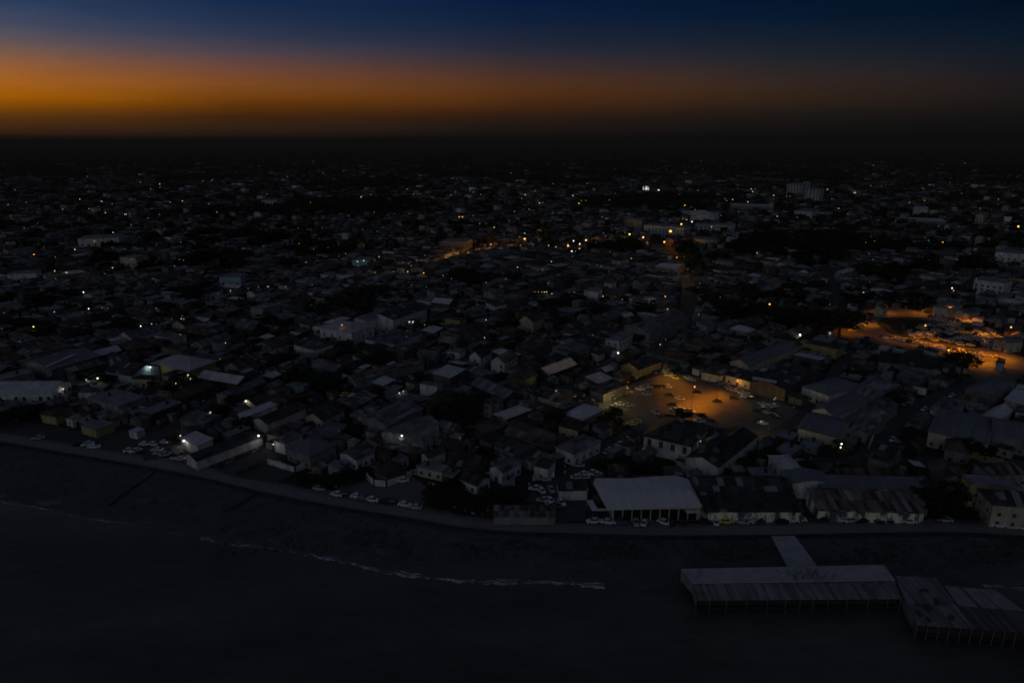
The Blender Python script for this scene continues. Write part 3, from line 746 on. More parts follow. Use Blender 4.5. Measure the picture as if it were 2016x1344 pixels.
B('house', 'tall yellowish house with grey parapet roof behind the right edge house', 'house', [(1908, 957), (2012, 962), (1995, 941)], 8.5, 'flat', .5, 'yellow', 'concrete', win=dict(floors=2, style='shutter'))
B('house', 'brown gable roofed house between the striped shed and the cream house', 'house', [(1845, 945), (1905, 948), (1885, 915)], 4.5, 'gable', 2.2, 'grey', 'rust', ridge='v')
B('market_stall', 'low patched stall with pale and brown roof panels beside the coast road', 'stall', [(972, 1016), (1098, 1019), (1092, 1000)], 3.0, 'mono', .8, 'grey', 'striped', ov=.3)
B('workshop', 'small workshop with pale end wall left of the pale warehouse', 'workshop', [(1101, 965), (1163, 966), (1150, 943)], 4.0, 'gable', 1.2, 'white', 'dark')
canopy('pale strip of translucent roofing on the black hall right of the orange wall', [(1483, 741), (1530, 749), (1528, 753), (1481, 745)], 8.6, mat='pale')
# --- around the car park
r, cx, cy, a, w_, d_ = B('house', 'two storey white house with shuttered windows and dark hipped roof below the car park', 'house', [(1252, 859), (1359, 877), (1408, 838)], 7.6, 'hip', 5.2, 'white', 'dark', ov=.9, win=dict(floors=1, style='shutter', ww=1.6, wh=2.8, gap=4.2, z0=5.3, door=False))
m = MB(); m.box(5.0, 8.2, -d_/2-1.0, -d_/2-.03, 2.2, 2.45); m.box(5.0, 8.2, -d_/2-1.0, -d_/2-.92, 2.46, 3.2); m.obj('balcony', [WALLS['yellow']], r)
B('house', 'cream wing with a lamp lit doorway behind the shuttered house', 'house', [(1384, 862), (1412, 868), (1436, 850)], 5.0, 'gable', 1.5, 'cream', 'dark', ridge='v', win=dict(style='shutter'))
B('warehouse', 'wide black roofed hall right of the shuttered house', 'warehouse', [(1350, 900), (1415, 922), (1492, 858)], 5.5, 'gable', 2.2, 'white', 'dark', ridge='v', ov=.4)
B('house', 'orange lit wall house with dark roof at the back of the car park', 'house', [(1426, 737), (1478, 752), (1510, 738)], 4.6, 'gable', 1.6, 'cream', 'dark', win=dict(style='shutter', gap=4))
B('warehouse', 'big black roofed hall right of the orange lit wall', 'warehouse', [(1482, 752), (1552, 772), (1592, 728)], 6.0, 'gable', 2.2, 'brown', 'dark', ridge='v')
B('house', 'low house with light ochre front at the far side of the car park', 'house', [(1376, 732), (1418, 740), (1455, 722)], 4.2, 'hip', 1.8, 'cream', 'brown')
B('shed', 'corrugated sided shed at the left edge of the car park', 'shed', [(1168, 768), (1188, 782), (1228, 758)], 4.5, 'mono', .8, 'grey', 'striped')
B('warehouse', 'large grey gabled warehouse with a pale ridge left above the car park', 'warehouse', [(1229, 646), (1280, 657), (1356, 624)], 8.5, 'gable', 3.0, 'grey', 'grey', ridge='v', ov=.5, win=dict(gap=6, door=False, maxn=10))
B('house', 'white two storey house in front of the large gabled warehouse', 'house', [(1197, 668), (1222, 676), (1242, 658)], 7.0, 'flat', .5, 'white', 'concrete', win=dict(floors=2))
B('hall', 'round topped dark hall with a white windowed front wall', 'hall', [(1024, 630), (1052, 636), (1070, 622)], 7.0, 'gable', 3.5, 'cream', 'dark', ridge='v', win=dict(gap=2.5))
B('house', 'white gabled house with two window rows, left one of a close pair', 'house', [(926, 700), (948, 706), (966, 692)], 7.0, 'gable', 3.0, 'white', 'dark', ridge='v', win=dict(floors=2))
B('house', 'white gabled house with dark hipped annex, right one of a close pair', 'house', [(966, 710), (994, 716), (1020, 700)], 7.0, 'gable', 3.0, 'white', 'grey', ridge='v', win=dict(floors=2))
B('house', 'broad cream house with dark roof left of the lamp lit car park edge', 'house', [(1062, 780), (1100, 796), (1132, 776)], 5.0, 'hip', 2.2, 'cream', 'brown', win=dict())
B('house', 'grey hipped roof house with a pale wall below the left car park corner', 'house', [(1092, 880), (1130, 896), (1185, 868)], 5.0, 'hip', 2.2, 'white', 'grey', win=dict())
B('house', 'flat yellow walled house below the left corner of the car park', 'house', [(1100, 838), (1140, 850), (1160, 832)], 5.0, 'hip', 1.8, 'cream', 'brown', win=dict())
# --- middle left
r, cx, cy, a, w_, d_ = B('mansion', 'white corner building with a pale hipped roof and round lamp', 'building', [(627, 644), (693, 656), (738, 641)], 8.5, 'hip', 3.0, 'white', 'roof_mid', win=dict(style='shutter', wh=2.2, z0=4.2, gap=5.5, door=False))
B('warehouse', 'dark roofed hall with lamp lit white side wall behind the white corner building', 'warehouse', [(722, 622), (774, 630), (842, 606)], 8.5, 'gable', 2.5, 'white', 'dark', ridge='v', win=dict(gap=7, door=False))
B('hall', 'dark slate roofed hall joining the white corner building and the hall behind', 'hall', [(700, 626), (722, 632), (768, 616)], 9.0, 'hip', 2.4, 'white', 'roof_slate')
B('house', 'white low building with a row of round windows before the white corner building', 'building', [(571, 679), (618, 689), (664, 678)], 5.0, 'flat', .6, 'white', 'striped', win=dict(gap=2.6, door=False))
B('warehouse', 'dark hipped hall with a pale edge right of the white corner building', 'warehouse', [(715, 668), (775, 678), (835, 656)], 5.0, 'hip', 2.4, 'white', 'grey')
B('warehouse', 'large grey roofed shed in the middle foreground, upper one of two', 'warehouse', [(704, 824), (762, 838), (838, 803)], 6.0, 'gable', 2.4, 'grey', 'grey', ridge='v')
B('warehouse', 'large grey roofed shed with a bright lamp under its front eave', 'warehouse', [(745, 852), (790, 866), (870, 832)], 5.0, 'gable', 2.0, 'white', 'grey', ridge='v')
B('row_building', 'long row of patched tin roofs with a line of cars before it', 'building', [(672, 742), (700, 750), (842, 712)], 4.5, 'gable', 1.8, 'grey', 'striped', ridge='v')
B('row_building', 'long narrow pale strip roof left of centre', 'building', [(469, 815), (480, 823), (545, 800)], 4.5, 'mono', .8, 'white', 'pale')
B('row_building', 'long dark gabled row behind the pale strip roof', 'building', [(480, 790), (500, 800), (570, 768)], 4.5, 'gable', 1.8, 'cream', 'brown', ridge='v')
B('row_building', 'brown gabled row right of the pale strip roof', 'building', [(500, 826), (525, 838), (600, 802)], 4.5, 'gable', 1.8, 'white', 'rust', ridge='v')
B('row_building', 'long low gabled row left of the dark gabled row', 'building', [(430, 776), (446, 786), (520, 752)], 4.5, 'gable', 1.6, 'grey', 'grey', ridge='v')
# --- left
B('warehouse', 'long white building with a pale tin roof at the left edge', 'warehouse', [(-60, 775), (104, 775), (140, 752)], 6.0, 'gable', 3.2, 'white', 'pale', ov=.6, win=dict(gap=3.4, wh=1.8, ww=1.5, z0=3.2, maxn=24))
B('house', 'large slate roofed house with a lamp on its yellow right wall', 'house', [(288, 716), (374, 729), (434, 710)], 6.5, 'hip', 3.4, 'yellow', 'roof_mid', ov=.8, win=dict(style='shutter'))
B('house', 'dark gabled house with a lamp on its pale green gable wall', 'house', [(214, 730), (258, 744), (306, 722)], 6.0, 'gable', 3.0, 'blue', 'dark', ridge='u', win=dict())
B('shed', 'small white walled shed with a bright lamp on its end', 'shed', [(170, 744), (190, 750), (214, 738)], 4.5, 'hip', 1.6, 'white', 'dark')
B('house', 'small cream house with a single dark doorway left of centre', 'house', [(257, 746), (303, 748), (318, 740)], 4.5, 'hip', 1.4, 'cream', 'dark', win=dict(gap=8))
B('house', 'white house with tall shuttered openings right of the long pale roof', 'house', [(149, 773), (190, 773), (208, 764)], 4.8, 'hip', 1.2, 'white', 'grey', win=dict(style='shutter', wh=2.2, gap=3))
B('house', 'cream walled house with deep dark hipped roof by the lamp lit yard', 'house', [(318, 738), (340, 744), (368, 732)], 5.0, 'hip', 1.8, 'cream', 'dark', win=dict())
B('house', 'broad dark gabled roof beside a bright pale slope at left', 'house', [(35, 715), (100, 728), (200, 700)], 5.0, 'gable', 3.4, 'grey', 'roof_slate', ridge='v')
B('shed', 'bright pale lean-to slope lying against the broad dark roof at left', 'shed', [(62, 717), (92, 725), (142, 703)], 6.2, 'mono', 1.0, 'grey', 'pale', regm=-3)
B('house', 'wide dark brown hipped roof above the bright triangular slope', 'house', [(25, 690), (60, 700), (150, 682)], 5.5, 'hip', 3.0, 'grey', 'brown')
B('garage', 'flat roofed block with one yellow and one white wall near the left shore', 'building', [(155, 839), (187, 848), (229, 833)], 3.6, 'flat', .15, 'yellow', 'concrete')
B('shed', 'low house with yellow front wall between dark trees at the left', 'shed', [(82, 815), (108, 823), (145, 806)], 4.0, 'hip', 1.6, 'yellow', 'brown')
B('kiosk', 'tiny white topped kiosk beside the left yard', 'kiosk', [(256, 848), (268, 856), (282, 845)], 3.0, 'flat', .1, 'white', 'pale')
B('shed', 'square pale flat roofed shed behind the bright shore lamp', 'shed', [(354, 862), (387, 879), (420, 866)], 4.5, 'mono', .5, 'white', 'pale', ov=.4)
B('row_building', 'long black roofed row beside the lamp lit lane near the shore', 'building', [(362, 896), (386, 908), (520, 858)], 4.0, 'gable', 1.4, 'white', 'dark', ridge='v')
B('house', 'square hipped house with slate roof inside a white yard wall', 'house', [(552, 882), (610, 897), (672, 874)], 5.5, 'hip', 3.0, 'grey', 'roof_slate', win=dict())
B('house', 'low dark slate wing left behind the slate hipped house', 'house', [(535, 866), (560, 874), (600, 856)], 5.0, 'hip', 1.6, 'white', 'grey')
B('house', 'white house with arched window row near the shore', 'house', [(654, 893), (702, 903), (752, 888)], 4.6, 'gable', 1.2, 'white', 'striped', ridge='v', win=dict(gap=2.6))
B('pavilion', 'black tent shaped roof behind a curved white wall', 'pavilion', [(724, 926), (762, 936), (812, 920)], 4.0, 'hip', 3.4, 'brown', 'dark')
B('house', 'blue grey roofed house with a small white annex left of the parking yard', 'house', [(958, 920), (990, 930), (1032, 908)], 5.0, 'gable', 1.4, 'white', 'grey', ridge='v', win=dict())
B('house', 'flat grey house with a white yard wall above the parking yard', 'house', [(1045, 918), (1078, 924), (1100, 908)], 5.0, 'flat', .3, 'white', 'brown', win=dict())
B('shed', 'black walled shed with torn white front near the shore', 'shed', [(826, 893), (842, 902), (880, 888)], 4.5, 'gable', 1.2, 'white', 'dark', ridge='v')
# --- right block
for lab, p3, kind, rf, rd, h in (
    ('broad grey hipped roof right of the car park, top one of the terrace', [(1588, 762), (1632, 785), (1690, 758)], 'hip', 'roof_slate', 'u', 6.0),
    ('grey hipped roof beside the broad grey terrace roof', [(1668, 770), (1730, 785), (1772, 757)], 'hip', 'grey', 'u', 6.0),
    ('long grey gabled roof stepping down towards the striped shed', [(1608, 808), (1648, 828), (1700, 788)], 'gable', 'roof_slate', 'v', 6.0),
    ('large slate gabled hall in the middle of the grey terrace', [(1568, 842), (1650, 862), (1680, 828)], 'gable', 'roof_slate', 'u', 6.0),
    ('dark grey roof beside the white lane wall', [(1665, 838), (1712, 856), (1742, 822)], 'mono', 'grey', 'u', 5.0),
    ('brown grey roof right of the large slate hall', [(1690, 808), (1735, 822), (1768, 796)], 'gable', 'grey', 'v', 5.5),
    ('very wide slate roofed hall at the right edge', [(1800, 852), (1930, 868), (1985, 822)], 'hip', 'roof_slate', 'u', 6.5),
    ('slate roofed hall continuing past the right edge of the frame', [(1935, 858), (2060, 872), (2080, 838)], 'gable', 'roof_slate', 'u', 6.5),
    ('pale grey roof with two dormers above the wide slate hall', [(1828, 806), (1882, 818), (1902, 792)], 'hip', 'grey', 'u', 6.0),
    ('cream roofed house between grey roofs at the right', [(1928, 818), (1965, 828), (1995, 808)], 'gable', 'pale', 'v', 5.5),
    ('steep grey gabled roof nearest the dark avenue tree', [(1905, 766), (1955, 782), (1990, 755)], 'hip', 'roof_slate', 'u', 6.0),
    ('long grey roof bordering the plaza road from above the car park', [(1440, 712), (1476, 724), (1568, 682)], 'gable', 'roof_slate', 'v', 6.0),
    ('dark gabled hall along the lower plaza road', [(1722, 712), (1850, 728), (1862, 706)], 'gable', 'dark', 'u', 5.5),
    ('cream walled house with a black roof on the dark lane', [(1708, 898), (1752, 912), (1782, 880)], 'gable', 'dark', 'u', 5.5),
    ('grey hipped house in the lower right quarter', [(1848, 885), (1905, 892), (1925, 868)], 'hip', 'brown', 'u', 5.0),
):
    B('house', lab, 'building', p3, h, kind, 2.4, random.choice(['grey', 'white', 'cream']), rf, ridge=rd, win=dict(maxn=8))
B('house', 'small orange lit house at the far left corner of the plaza', 'house', [(1722, 606), (1740, 609), (1748, 603)], 6.0, 'gable', 2.0, 'cream', 'brown', ridge='v')
B('house', 'orange lit house with pale flat roof on the far side of the plaza', 'house', [(1840, 603), (1868, 610), (1892, 602)], 7.0, 'flat', .5, 'cream', 'concrete', win=dict())
B('house', 'orange lit low building among the parked cars of the plaza', 'house', [(1882, 612), (1908, 620), (1925, 612)], 5.0, 'gable', 1.4, 'cream', 'grey', ridge='v')
B('house', 'crumbling cream building on the right side of the plaza', 'house', [(1966, 668), (1984, 680), (2004, 672)], 6.0, 'flat', .5, 'cream', 'concrete', win=dict())
B('kiosk', 'green grey box shaped kiosk at the lower right of the plaza', 'kiosk', [(1955, 714), (1975, 716), (1986, 708)], 4.5, 'flat', .3, 'blue', 'dark')
B('kiosk', 'small lamp lit kiosk under the big dark tree', 'kiosk', [(1626, 652), (1640, 652), (1644, 647)], 3.6, 'flat', .3, 'white', 'dark')
# --- far landmarks
def FB(lab, p3, h, wall='white', roof='concrete', kind='flat', fl=2, name='apartment_block', gap=4, ww=1.6, wh=1.6, rise=.6, win=True):
    return B(name, lab, 'building', p3, h, kind, rise, wall, roof, win=dict(floors=fl, gap=gap, ww=ww, wh=wh, door=False, maxn=60) if win else None, ov=.3)
FB('white block with three rows of dark arched windows at the right edge', [(1917, 550), (1978, 558), (1995, 552)], 12, fl=3)
FB('white block with one long window row at the right edge above the arched block', [(1955, 496), (2016, 500), (2024, 496)], 11, fl=2)
FB('pair of pale tower blocks, the left one', [(1550, 362), (1580, 363), (1590, 361)], 29, 'tower', fl=12, gap=6, ww=2.6, wh=1.8, name='tower_block')
FB('pair of pale tower blocks, the right one', [(1585, 372), (1614, 373), (1624, 371)], 26, 'tower', fl=11, gap=6, ww=2.6, wh=1.8, name='tower_block')
FB('slim tower block standing just behind the pair of pale towers', [(1582, 358), (1592, 358.5), (1596, 358)], 30, 'tower', fl=12, gap=6, name='tower_block')
FB('long pale blue hospital like block beneath the fan roofed hall, left wing', [(1272, 443), (1350, 450), (1356, 446)], 12, 'blue', fl=3, gap=5, ww=3)
FB('long pale blue block beneath the fan roofed hall, right wing', [(1366, 442), (1440, 444), (1444, 441)], 11, 'blue', fl=3, gap=5, ww=3)
FB('white framed block with one big dark opening right of the round tank', [(1424, 462), (1452, 463), (1456, 459)], 10, 'white', fl=1, gap=20, ww=14, wh=6)
FB('cubic five storey block among low houses at the far left centre', [(520, 394), (548, 395), (553, 392)], 14, 'white', fl=5, gap=6)
FB('long white school like block with window rows at the left', [(157, 470), (238, 468), (240, 462)], 12, 'white', fl=2, gap=6, ww=2.5)
FB('cream block with open balconies at the left', [(246, 506), (270, 511), (282, 504)], 14, 'cream', fl=3, gap=5, ww=2.4)
FB('low white arcaded building at the far left edge', [(16, 540), (74, 538), (78, 533)], 8, 'white', fl=1, gap=5, ww=3, wh=3)
FB('pale two storey block with windows between centre and left', [(432, 546), (475, 546), (482, 540)], 10, 'blue', fl=2, gap=5)
FB('row house with a white colonnade left of centre', [(393, 576), (432, 574), (440, 566)], 6, 'white', 'dark', 'hip', fl=1, gap=3, rise=3)
FB('long white roofed stadium stand at the far right centre', [(1436, 405), (1522, 407), (1524, 403)], 9, 'grey', 'pale', win=False)
FB('long white stand roof right of the tower blocks', [(1796, 412), (1826, 413), (1830, 408)], 12, 'white', 'pale')
FB('low white hall with a long bright roof at the far right', [(1785, 434), (1858, 436), (1862, 431)], 7, 'grey', 'pale', win=False)
FB('pale lit block at the far right edge', [(1922, 422), (1938, 423), (1942, 419)], 16, 'cream', fl=4)
FB('white roofed shed near the lamp lit avenue, brightest roof of the middle distance', [(1294, 524), (1330, 530), (1345, 522)], 6, 'grey', 'roof_white', 'gable', rise=1.5, win=False)
FB('small white roofed shed far right of the lamp lit avenue', [(1505, 512), (1530, 515), (1540, 510)], 6, 'grey', 'roof_white', 'gable', rise=1.5, win=False)
FB('dim pale block above the orange street left of centre', [(868, 476), (920, 479), (926, 472)], 9, 'dgrey', fl=3)
FB('white lamp lit block beside the orange lamp row', [(696, 512), (732, 514), (736, 508)], 8, 'blue', fl=1, gap=6)
FB('small pale block with arched windows above the yellow stall lights', [(1150, 572), (1178, 575), (1186, 569)], 8, 'white', fl=1, gap=4)
FB('dim block under the far right lamp row', [(1232, 432), (1266, 434), (1272, 430)], 14, 'grey', fl=3)
rp_, cx, cy, a, w_, d_ = FB('tall block whose whole front is lit pale pink', [(1267, 366), (1280, 366.5), (1283, 365)], 16, 'grey', win=False)
emit('pk', (1.0, .80, .78), .9)
for i, (t, z0, z1) in enumerate(((-.42, 4, 14), (-.05, 3, 15.5), (.08, 1, 15), (.34, 6, 13))):
    m = MB(); m.box(t*w_-w_*.045, t*w_+w_*.045, -d_/2-.3, -d_/2-.05, z0, z1); m.obj('lit_window', [EM['pk']], rp_)
FB('low white block far right below the tower pair', [(1570, 415), (1604, 418), (1608, 413)], 14, 'white', fl=2, gap=10, ww=8, wh=4)
FB('white plastered cube at the far right', [(1860, 443), (1868, 443.5), (1871, 441)], 14, 'white', win=False)
def fan_hall():
    x, y = P(1385, 438, 0); root = empty('fan_roof_hall', (x, y, 0)); tag(root, 'white hall with a fan shaped stepped roof above the blue hospital blocks', 'hall')
    m = MB()
    for k in range(7):
        a0 = R(20 + k * 20); a1 = R(38 + k * 20); r_ = 34
        z = 15 + 3 * math.sin(k * 1.1)
        m.poly([(0, 0, 19), (r_*math.cos(a0)*1.2, -r_*math.sin(a0)*.5, z), (r_*math.cos(a1)*1.2, -r_*math.sin(a1)*.5, z+1.5)])
        m.poly([(0, 0, 18.5), (r_*math.cos(a1)*1.2, -r_*math.sin(a1)*.5, z+1), (r_*math.cos(a0)*1.2, -r_*math.sin(a0)*.5, z-.5)])
    m.obj('roof', [M['roof_white']], root)
    m = MB(); m.tube((0, -4, 0), (0, -4, 15), 22, 22, 14); m.obj('wall', [WALLS['white']], root); reg(x, y, 0, 80, 50)
fan_hall()
def round_tank():
    x, y = P(1388, 482, 0); root = empty('round_tank', (x, y, 0)); tag(root, 'broad round tank right of the brightest avenue lamp', 'tank')
    m = MB(); m.tube((0, 0, 0), (0, 0, 8), 14, 14, 24); m.obj('wall', [WALLS['cream']], root)
    m = MB(); m.tube((0, 0, 8.02), (0, 0, 9.6), 14.3, 3, 24); m.obj('roof', [M['concrete_roof']], root); reg(x, y, 0, 30, 30)
round_tank()

# white yard walls
def yard_wall(label, pts, h=2.2, mat='white', t=.25):
    g_ = [P(*p, h) for p in pts]; x, y = g_[0]; m = MB()
    for a, b in zip(g_, g_[1:]):
        l = math.hypot(b[0]-a[0], b[1]-a[1]); nx, ny = -(b[1]-a[1])/l*t/2, (b[0]-a[0])/l*t/2
        q = [(a[0]-x-nx, a[1]-y-ny), (b[0]-x-nx, b[1]-y-ny), (b[0]-x+nx, b[1]-y+ny), (a[0]-x+nx, a[1]-y+ny)]
        for i in range(4): m.quad((*q[i], 0), (*q[(i+1) % 4], 0), (*q[(i+1) % 4], h), (*q[i], h))
        m.quad(*[(*p, h) for p in q])
        cx, cy = (a[0]+b[0])/2, (a[1]+b[1])/2; reg(cx, cy, math.atan2(b[1]-a[1], b[0]-a[0]), l, 1.0)
        k = max(1, int(l / 4))
        for i in range(k + 1):
            cx_, cy_ = a[0]-x+(b[0]-a[0])*i/k, a[1]-y+(b[1]-a[1])*i/k; m.box(cx_-.22, cx_+.22, cy_-.22, cy_+.22, 0, h+.18)
    tag(m.obj('yard_wall', [WALLS[mat]], None, (x, y, 0)), label, 'wall')
yard_wall('white yard wall around the slate hipped house near the shore', [(527, 903), (580, 919), (650, 890)])
yard_wall('curved white wall in front of the black tent shaped roof', [(722, 932), (736, 944), (760, 946), (798, 934), (810, 926)], 2.4)
yard_wall('pale lane wall leading from the shore up to the bright lamp', [(385, 911), (440, 893), (500, 868), (520, 857)], 2.4)
yard_wall('dark low wall closing the empty side yard', [(464, 928), (490, 918), (522, 906)], 1.4, 'brown')
yard_wall('straight white wall along the dark lane at the right', [(1712, 872), (1722, 850), (1738, 820), (1746, 805)], 2.6)
yard_wall('white wall in front of the flat grey house above the parking yard', [(1050, 936), (1090, 930)], 2.0)
yard_wall('short pale wall below the wide black hall', [(1343, 915), (1372, 921), (1402, 926)], 2.6)
yard_wall('cream wall segment in the lower right quarter', [(1905, 890), (1940, 897), (1975, 903)], 2.2, 'yellow')
yard_wall('grey boundary wall along the lower plaza road', [(1740, 694), (1800, 704), (1880, 716)], 2.6, 'grey')
yard_wall('white wall left of the striped shed roof', [(1533, 938), (1546, 960), (1562, 982)], 4.0)

# ------------------------------------------------------------------ the pier and its two long sheds
def pier():
    # causeway
    cw = empty('causeway', (*P(1565, 1085), 0)); ox, oy = P(1565, 1085); tag(cw, 'grey concrete causeway from the coast road down to the pier shed', 'causeway')
    top = [P(1517, 1051, .1), P(1562, 1051, .1), P(1612, 1117, .6), P(1552, 1117, .6)]; zz = [.1, .1, .6, .6]
    m = MB(); q = [(p[0]-ox, p[1]-oy) for p in top]
    m.poly([(*q[i], zz[i]) for i in (3, 2, 1, 0)])
    for i in range(4):
        j = (i+1) % 4; m.quad((*q[j], zz[j]-.5), (*q[i], zz[i]-.5), (*q[i], zz[i]), (*q[j], zz[j]))
    m.obj('deck', [M['pierdeck']], cw)
    for s, (i, j) in enumerate(((0, 3), (1, 2))):
        for t in (.35, .65, .95):
            x_, y_ = q[i][0]+(q[j][0]-q[i][0])*t, q[i][1]+(q[j][1]-q[i][1])*t
            p = MB(); p.tube((x_*.97, y_, -4), (x_*.97, y_, -.3), .22); p.obj('pile', [M['wallc']], cw)
    # shed 1
    hz = 3.4
    A = P(1341, 1119, hz); Bp = P(1740, 1111, hz); C = P(1762, 1141, hz-.1); D = P(1365, 1147, hz-.1)
    F = P(1372, 1180, 2.5); G = P(1775, 1177, 2.5)
    ox, oy = (A[0]+G[0])/2, (A[1]+G[1])/2
    rt = empty('pier_shed', (ox, oy, 0)); tag(rt, 'long pier shed with a pale flat back roof and streaked tin front roof', 'shed')
    s = lambda p, z: (p[0]-ox, p[1]-oy, z)
    m = MB(); m.quad(s(D, hz), s(C, hz), s(Bp, hz), s(A, hz)); m.quad(s(D, hz-.35), s(C, hz-.35), s(C, hz), s(D, hz)); m.quad(s(C, hz-.35), s(Bp, hz-.35), s(Bp, hz), s(C, hz)); m.quad(s(A, hz-.35), s(D, hz-.35), s(D, hz), s(A, hz))
    m.obj('flat_roof', [M['pierdeck']], rt)
    m = MB(); m.quad(s(F, 2.5), s(G, 2.5), s(C, hz-.45), s(D, hz-.45)); m.quad(s(F, 2.25), s(G, 2.25), s(G, 2.5), s(F, 2.5)); m.quad(s(G, 2.2), s(C, hz-.8), s(C, hz-.45), s(G, 2.5))
    m.obj('tin_roof', [M['piertin']], rt)
    m = MB(); DF = (D[0], D[1])
    m.quad(s(A, -1), s(DF, -1), s(DF, hz-.36), s(A, hz-.36)); m.quad(s(DF, -1), s(F, -1), s(F, 2.24), s(DF, hz-.5))
    m.obj('end_wall', [WALLS['grey']], rt)
    m = MB(); k = (0, 3.0); m.quad(s((F[0]+.3, F[1]+1.6), -1.7), s((G[0]-.3, G[1]+1.6), -1.7), s((G[0]-.3, G[1]+1.6), 2.4), s((F[0]+.3, F[1]+1.6), 2.4)); m.obj('back_wall', [M['shutter']], rt)
    m = MB(); m.quad(s(F, -.3), s(G, -.3), s(Bp, -.3), s(A, -.3)); m.quad(s(F, -.6), s(G, -.6), s(G, -.3), s(F, -.3)); m.quad(s(A, -.6), s(F, -.6), s(F, -.3), s(A, -.3)); m.obj('deck', [M['wallc']], rt)
    for i in range(13):
        t = min(1, max(0, (i + (.25 * math.sin(i*5.3) if 0 < i < 12 else 0)) / 12)); x_, y_ = F[0]+(G[0]-F[0])*t, F[1]+(G[1]-F[1])*t
        m = MB(); m.tube(s((x_, y_+.2), -4), s((x_, y_+.2), 2.24), .08); m.obj('post', [M['pierpost']], rt)
    for i in range(13):
        t = (i + .4) / 13; p0 = (D[0]+(C[0]-D[0])*t, D[1]+(C[1]-D[1])*t); p1 = (F[0]+(G[0]-F[0])*t, F[1]+(G[1]-F[1])*t)
        m = MB(); m.tube(s(p0, hz-.40), s(p1, 2.56), .05, k=4); m.obj('roof_batten', [M['pierpost']], rt)
    m = MB()
    for i in range(26):
        t = i / 25; p0 = (A[0]+(Bp[0]-A[0])*t, A[1]+(Bp[1]-A[1])*t); m.tube(s(p0, -4), s(p0, -.4), .16)
        p0 = (F[0]+(G[0]-F[0])*t, F[1]+(G[1]-F[1])*t+6); m.tube(s(p0, -4), s(p0, -.4), .16)
    m.obj('piling', [M['wallc']], rt)
    # shed 2
    h2 = 3.5
    a = P(1763, 1133, h2); b = P(1806, 1228, 2.7); c = P(2090, 1250, 2.7); d_ = P(2010, 1165, h2); e_ = P(1960, 1161, h2); f_ = P(1857, 1153, h2); g_ = P(1842, 1136, h2)
    ox, oy = (a[0]+c[0])/2, (a[1]+c[1])/2; s = lambda p, z: (p[0]-ox, p[1]-oy, z)
    rt = empty('pier_shed', (ox, oy, 0)); tag(rt, 'wider second pier shed at the lower right corner with pale panels on its dark roof', 'shed')
    fr = lambda p, q, t: (p[0]+(q[0]-p[0])*t, p[1]+(q[1]-p[1])*t)
    br = P(1916, 1236, 2.7)
    m = MB(); m.quad(s(b, 2.7), s(br, 2.7), s(g_, h2), s(a, h2)); m.quad(s(b, 2.45), s(br, 2.45), s(br, 2.7), s(b, 2.7)); m.quad(s(a, 3.25), s(b, 2.45), s(b, 2.7), s(a, h2)); m.obj('left_roof', [M['piertin']], rt)
    pm = P(1900, 1195, 3)
    m = MB(); m.quad(s(br, 2.75), s(c, 2.75), s(e_, h2+.05), s(f_, h2+.05)); m.quad(s(br, 2.5), s(c, 2.5), s(c, 2.75), s(br, 2.75)); m.quad(s(br, 2.5), s(br, 2.75), s(f_, h2+.05), s(f_, h2-.2)); m.quad(s(c, 2.5), s(e_, h2-.2), s(e_, h2+.05), s(c, 2.75)); m.obj('right_roof', [M['piertin2']], rt)
    for (t0, t1, z_) in ((.02, .30, .09), (.36, .62, .09), (.64, .97, .09)):
        p0, p1 = fr(f_, e_, t0), fr(f_, e_, t1); q0, q1 = fr(p0, fr(br, c, t0), .5), fr(p1, fr(br, c, t1), .5)
        hh = lambda t: h2+.05+(2.75-h2-.05)*t+z_
        m = MB(); m.quad(s(q0, hh(.5)), s(q1, hh(.5)), s(p1, hh(0)), s(p0, hh(0))); m.obj('roof_panel', [M['panel']], rt)
    m = MB(); m.quad(s(a, -1), s(b, -1), s(b, 2.44), s(a, 3.2)); m.obj('end_wall', [WALLS['grey']], rt)
    m = MB(); m.quad(s((b[0], b[1]+.8), -1.2), s((c[0], c[1]+.8), -1.2), s((c[0], c[1]+.8), 2.5), s((b[0], b[1]+.8), 2.5)); m.obj('front_wall', [M['shutter']], rt)
    m = MB(); m.quad(s(b, -.3), s(c, -.3), s(d_, -.3), s(a, -.3)); m.quad(s(b, -.6), s(c, -.6), s(c, -.3), s(b, -.3)); m.quad(s(a, -.6), s(b, -.6), s(b, -.3), s(a, -.3)); m.obj('deck', [M['wallc']], rt)
    for i in range(14):
        p = fr(b, c, i/13); m = MB(); m.tube(s(p, -4), s(p, 2.44), .09); m.obj('post', [M['pierpost']], rt)
    rr = random.Random(8)
    for i in range(9):
        t, u = rr.uniform(.05, .95), rr.uniform(.15, .95); p0, p1 = fr(a, g_, t), fr(b, br, t); p = fr(p0, p1, u); zz = h2 + (2.75 - h2) * u
        m = MB(); w_ = rr.uniform(.6, 2.6); m.box(p[0]-ox-w_/2, p[0]-ox+w_/2, p[1]-oy-.5, p[1]-oy+rr.uniform(0, 1.6), zz+.02, zz+rr.uniform(.3, .9)); m.obj('roof_patch', [rr.choice([M['timber'], M['piertin2']])], rt)
    # steel gallows standing on the flat roof
    def gallows(label, px, py, k, sc):
        x, y = P(px, py, 3.4); m = MB(); rr = random.Random(k)
        for _ in range(16):
            p = (rr.uniform(-3, 3), rr.uniform(-1.6, 1.6), rr.choice((0, 0, rr.uniform(.5, 2)))); q = (p[0] + rr.uniform(-2.4, 2.4), p[1] + rr.uniform(-1, 1), rr.uniform(1.2, 3.6) * sc)
            m.tube(p, q, .07, k=4)
        tag(m.obj('scaffold', [M['timber']], None, (x, y, 3.4)), label, 'scaffold')
    gallows('tangled steel scaffold remains on the pier shed roof, left one', 1560, 1138, 3, .85)
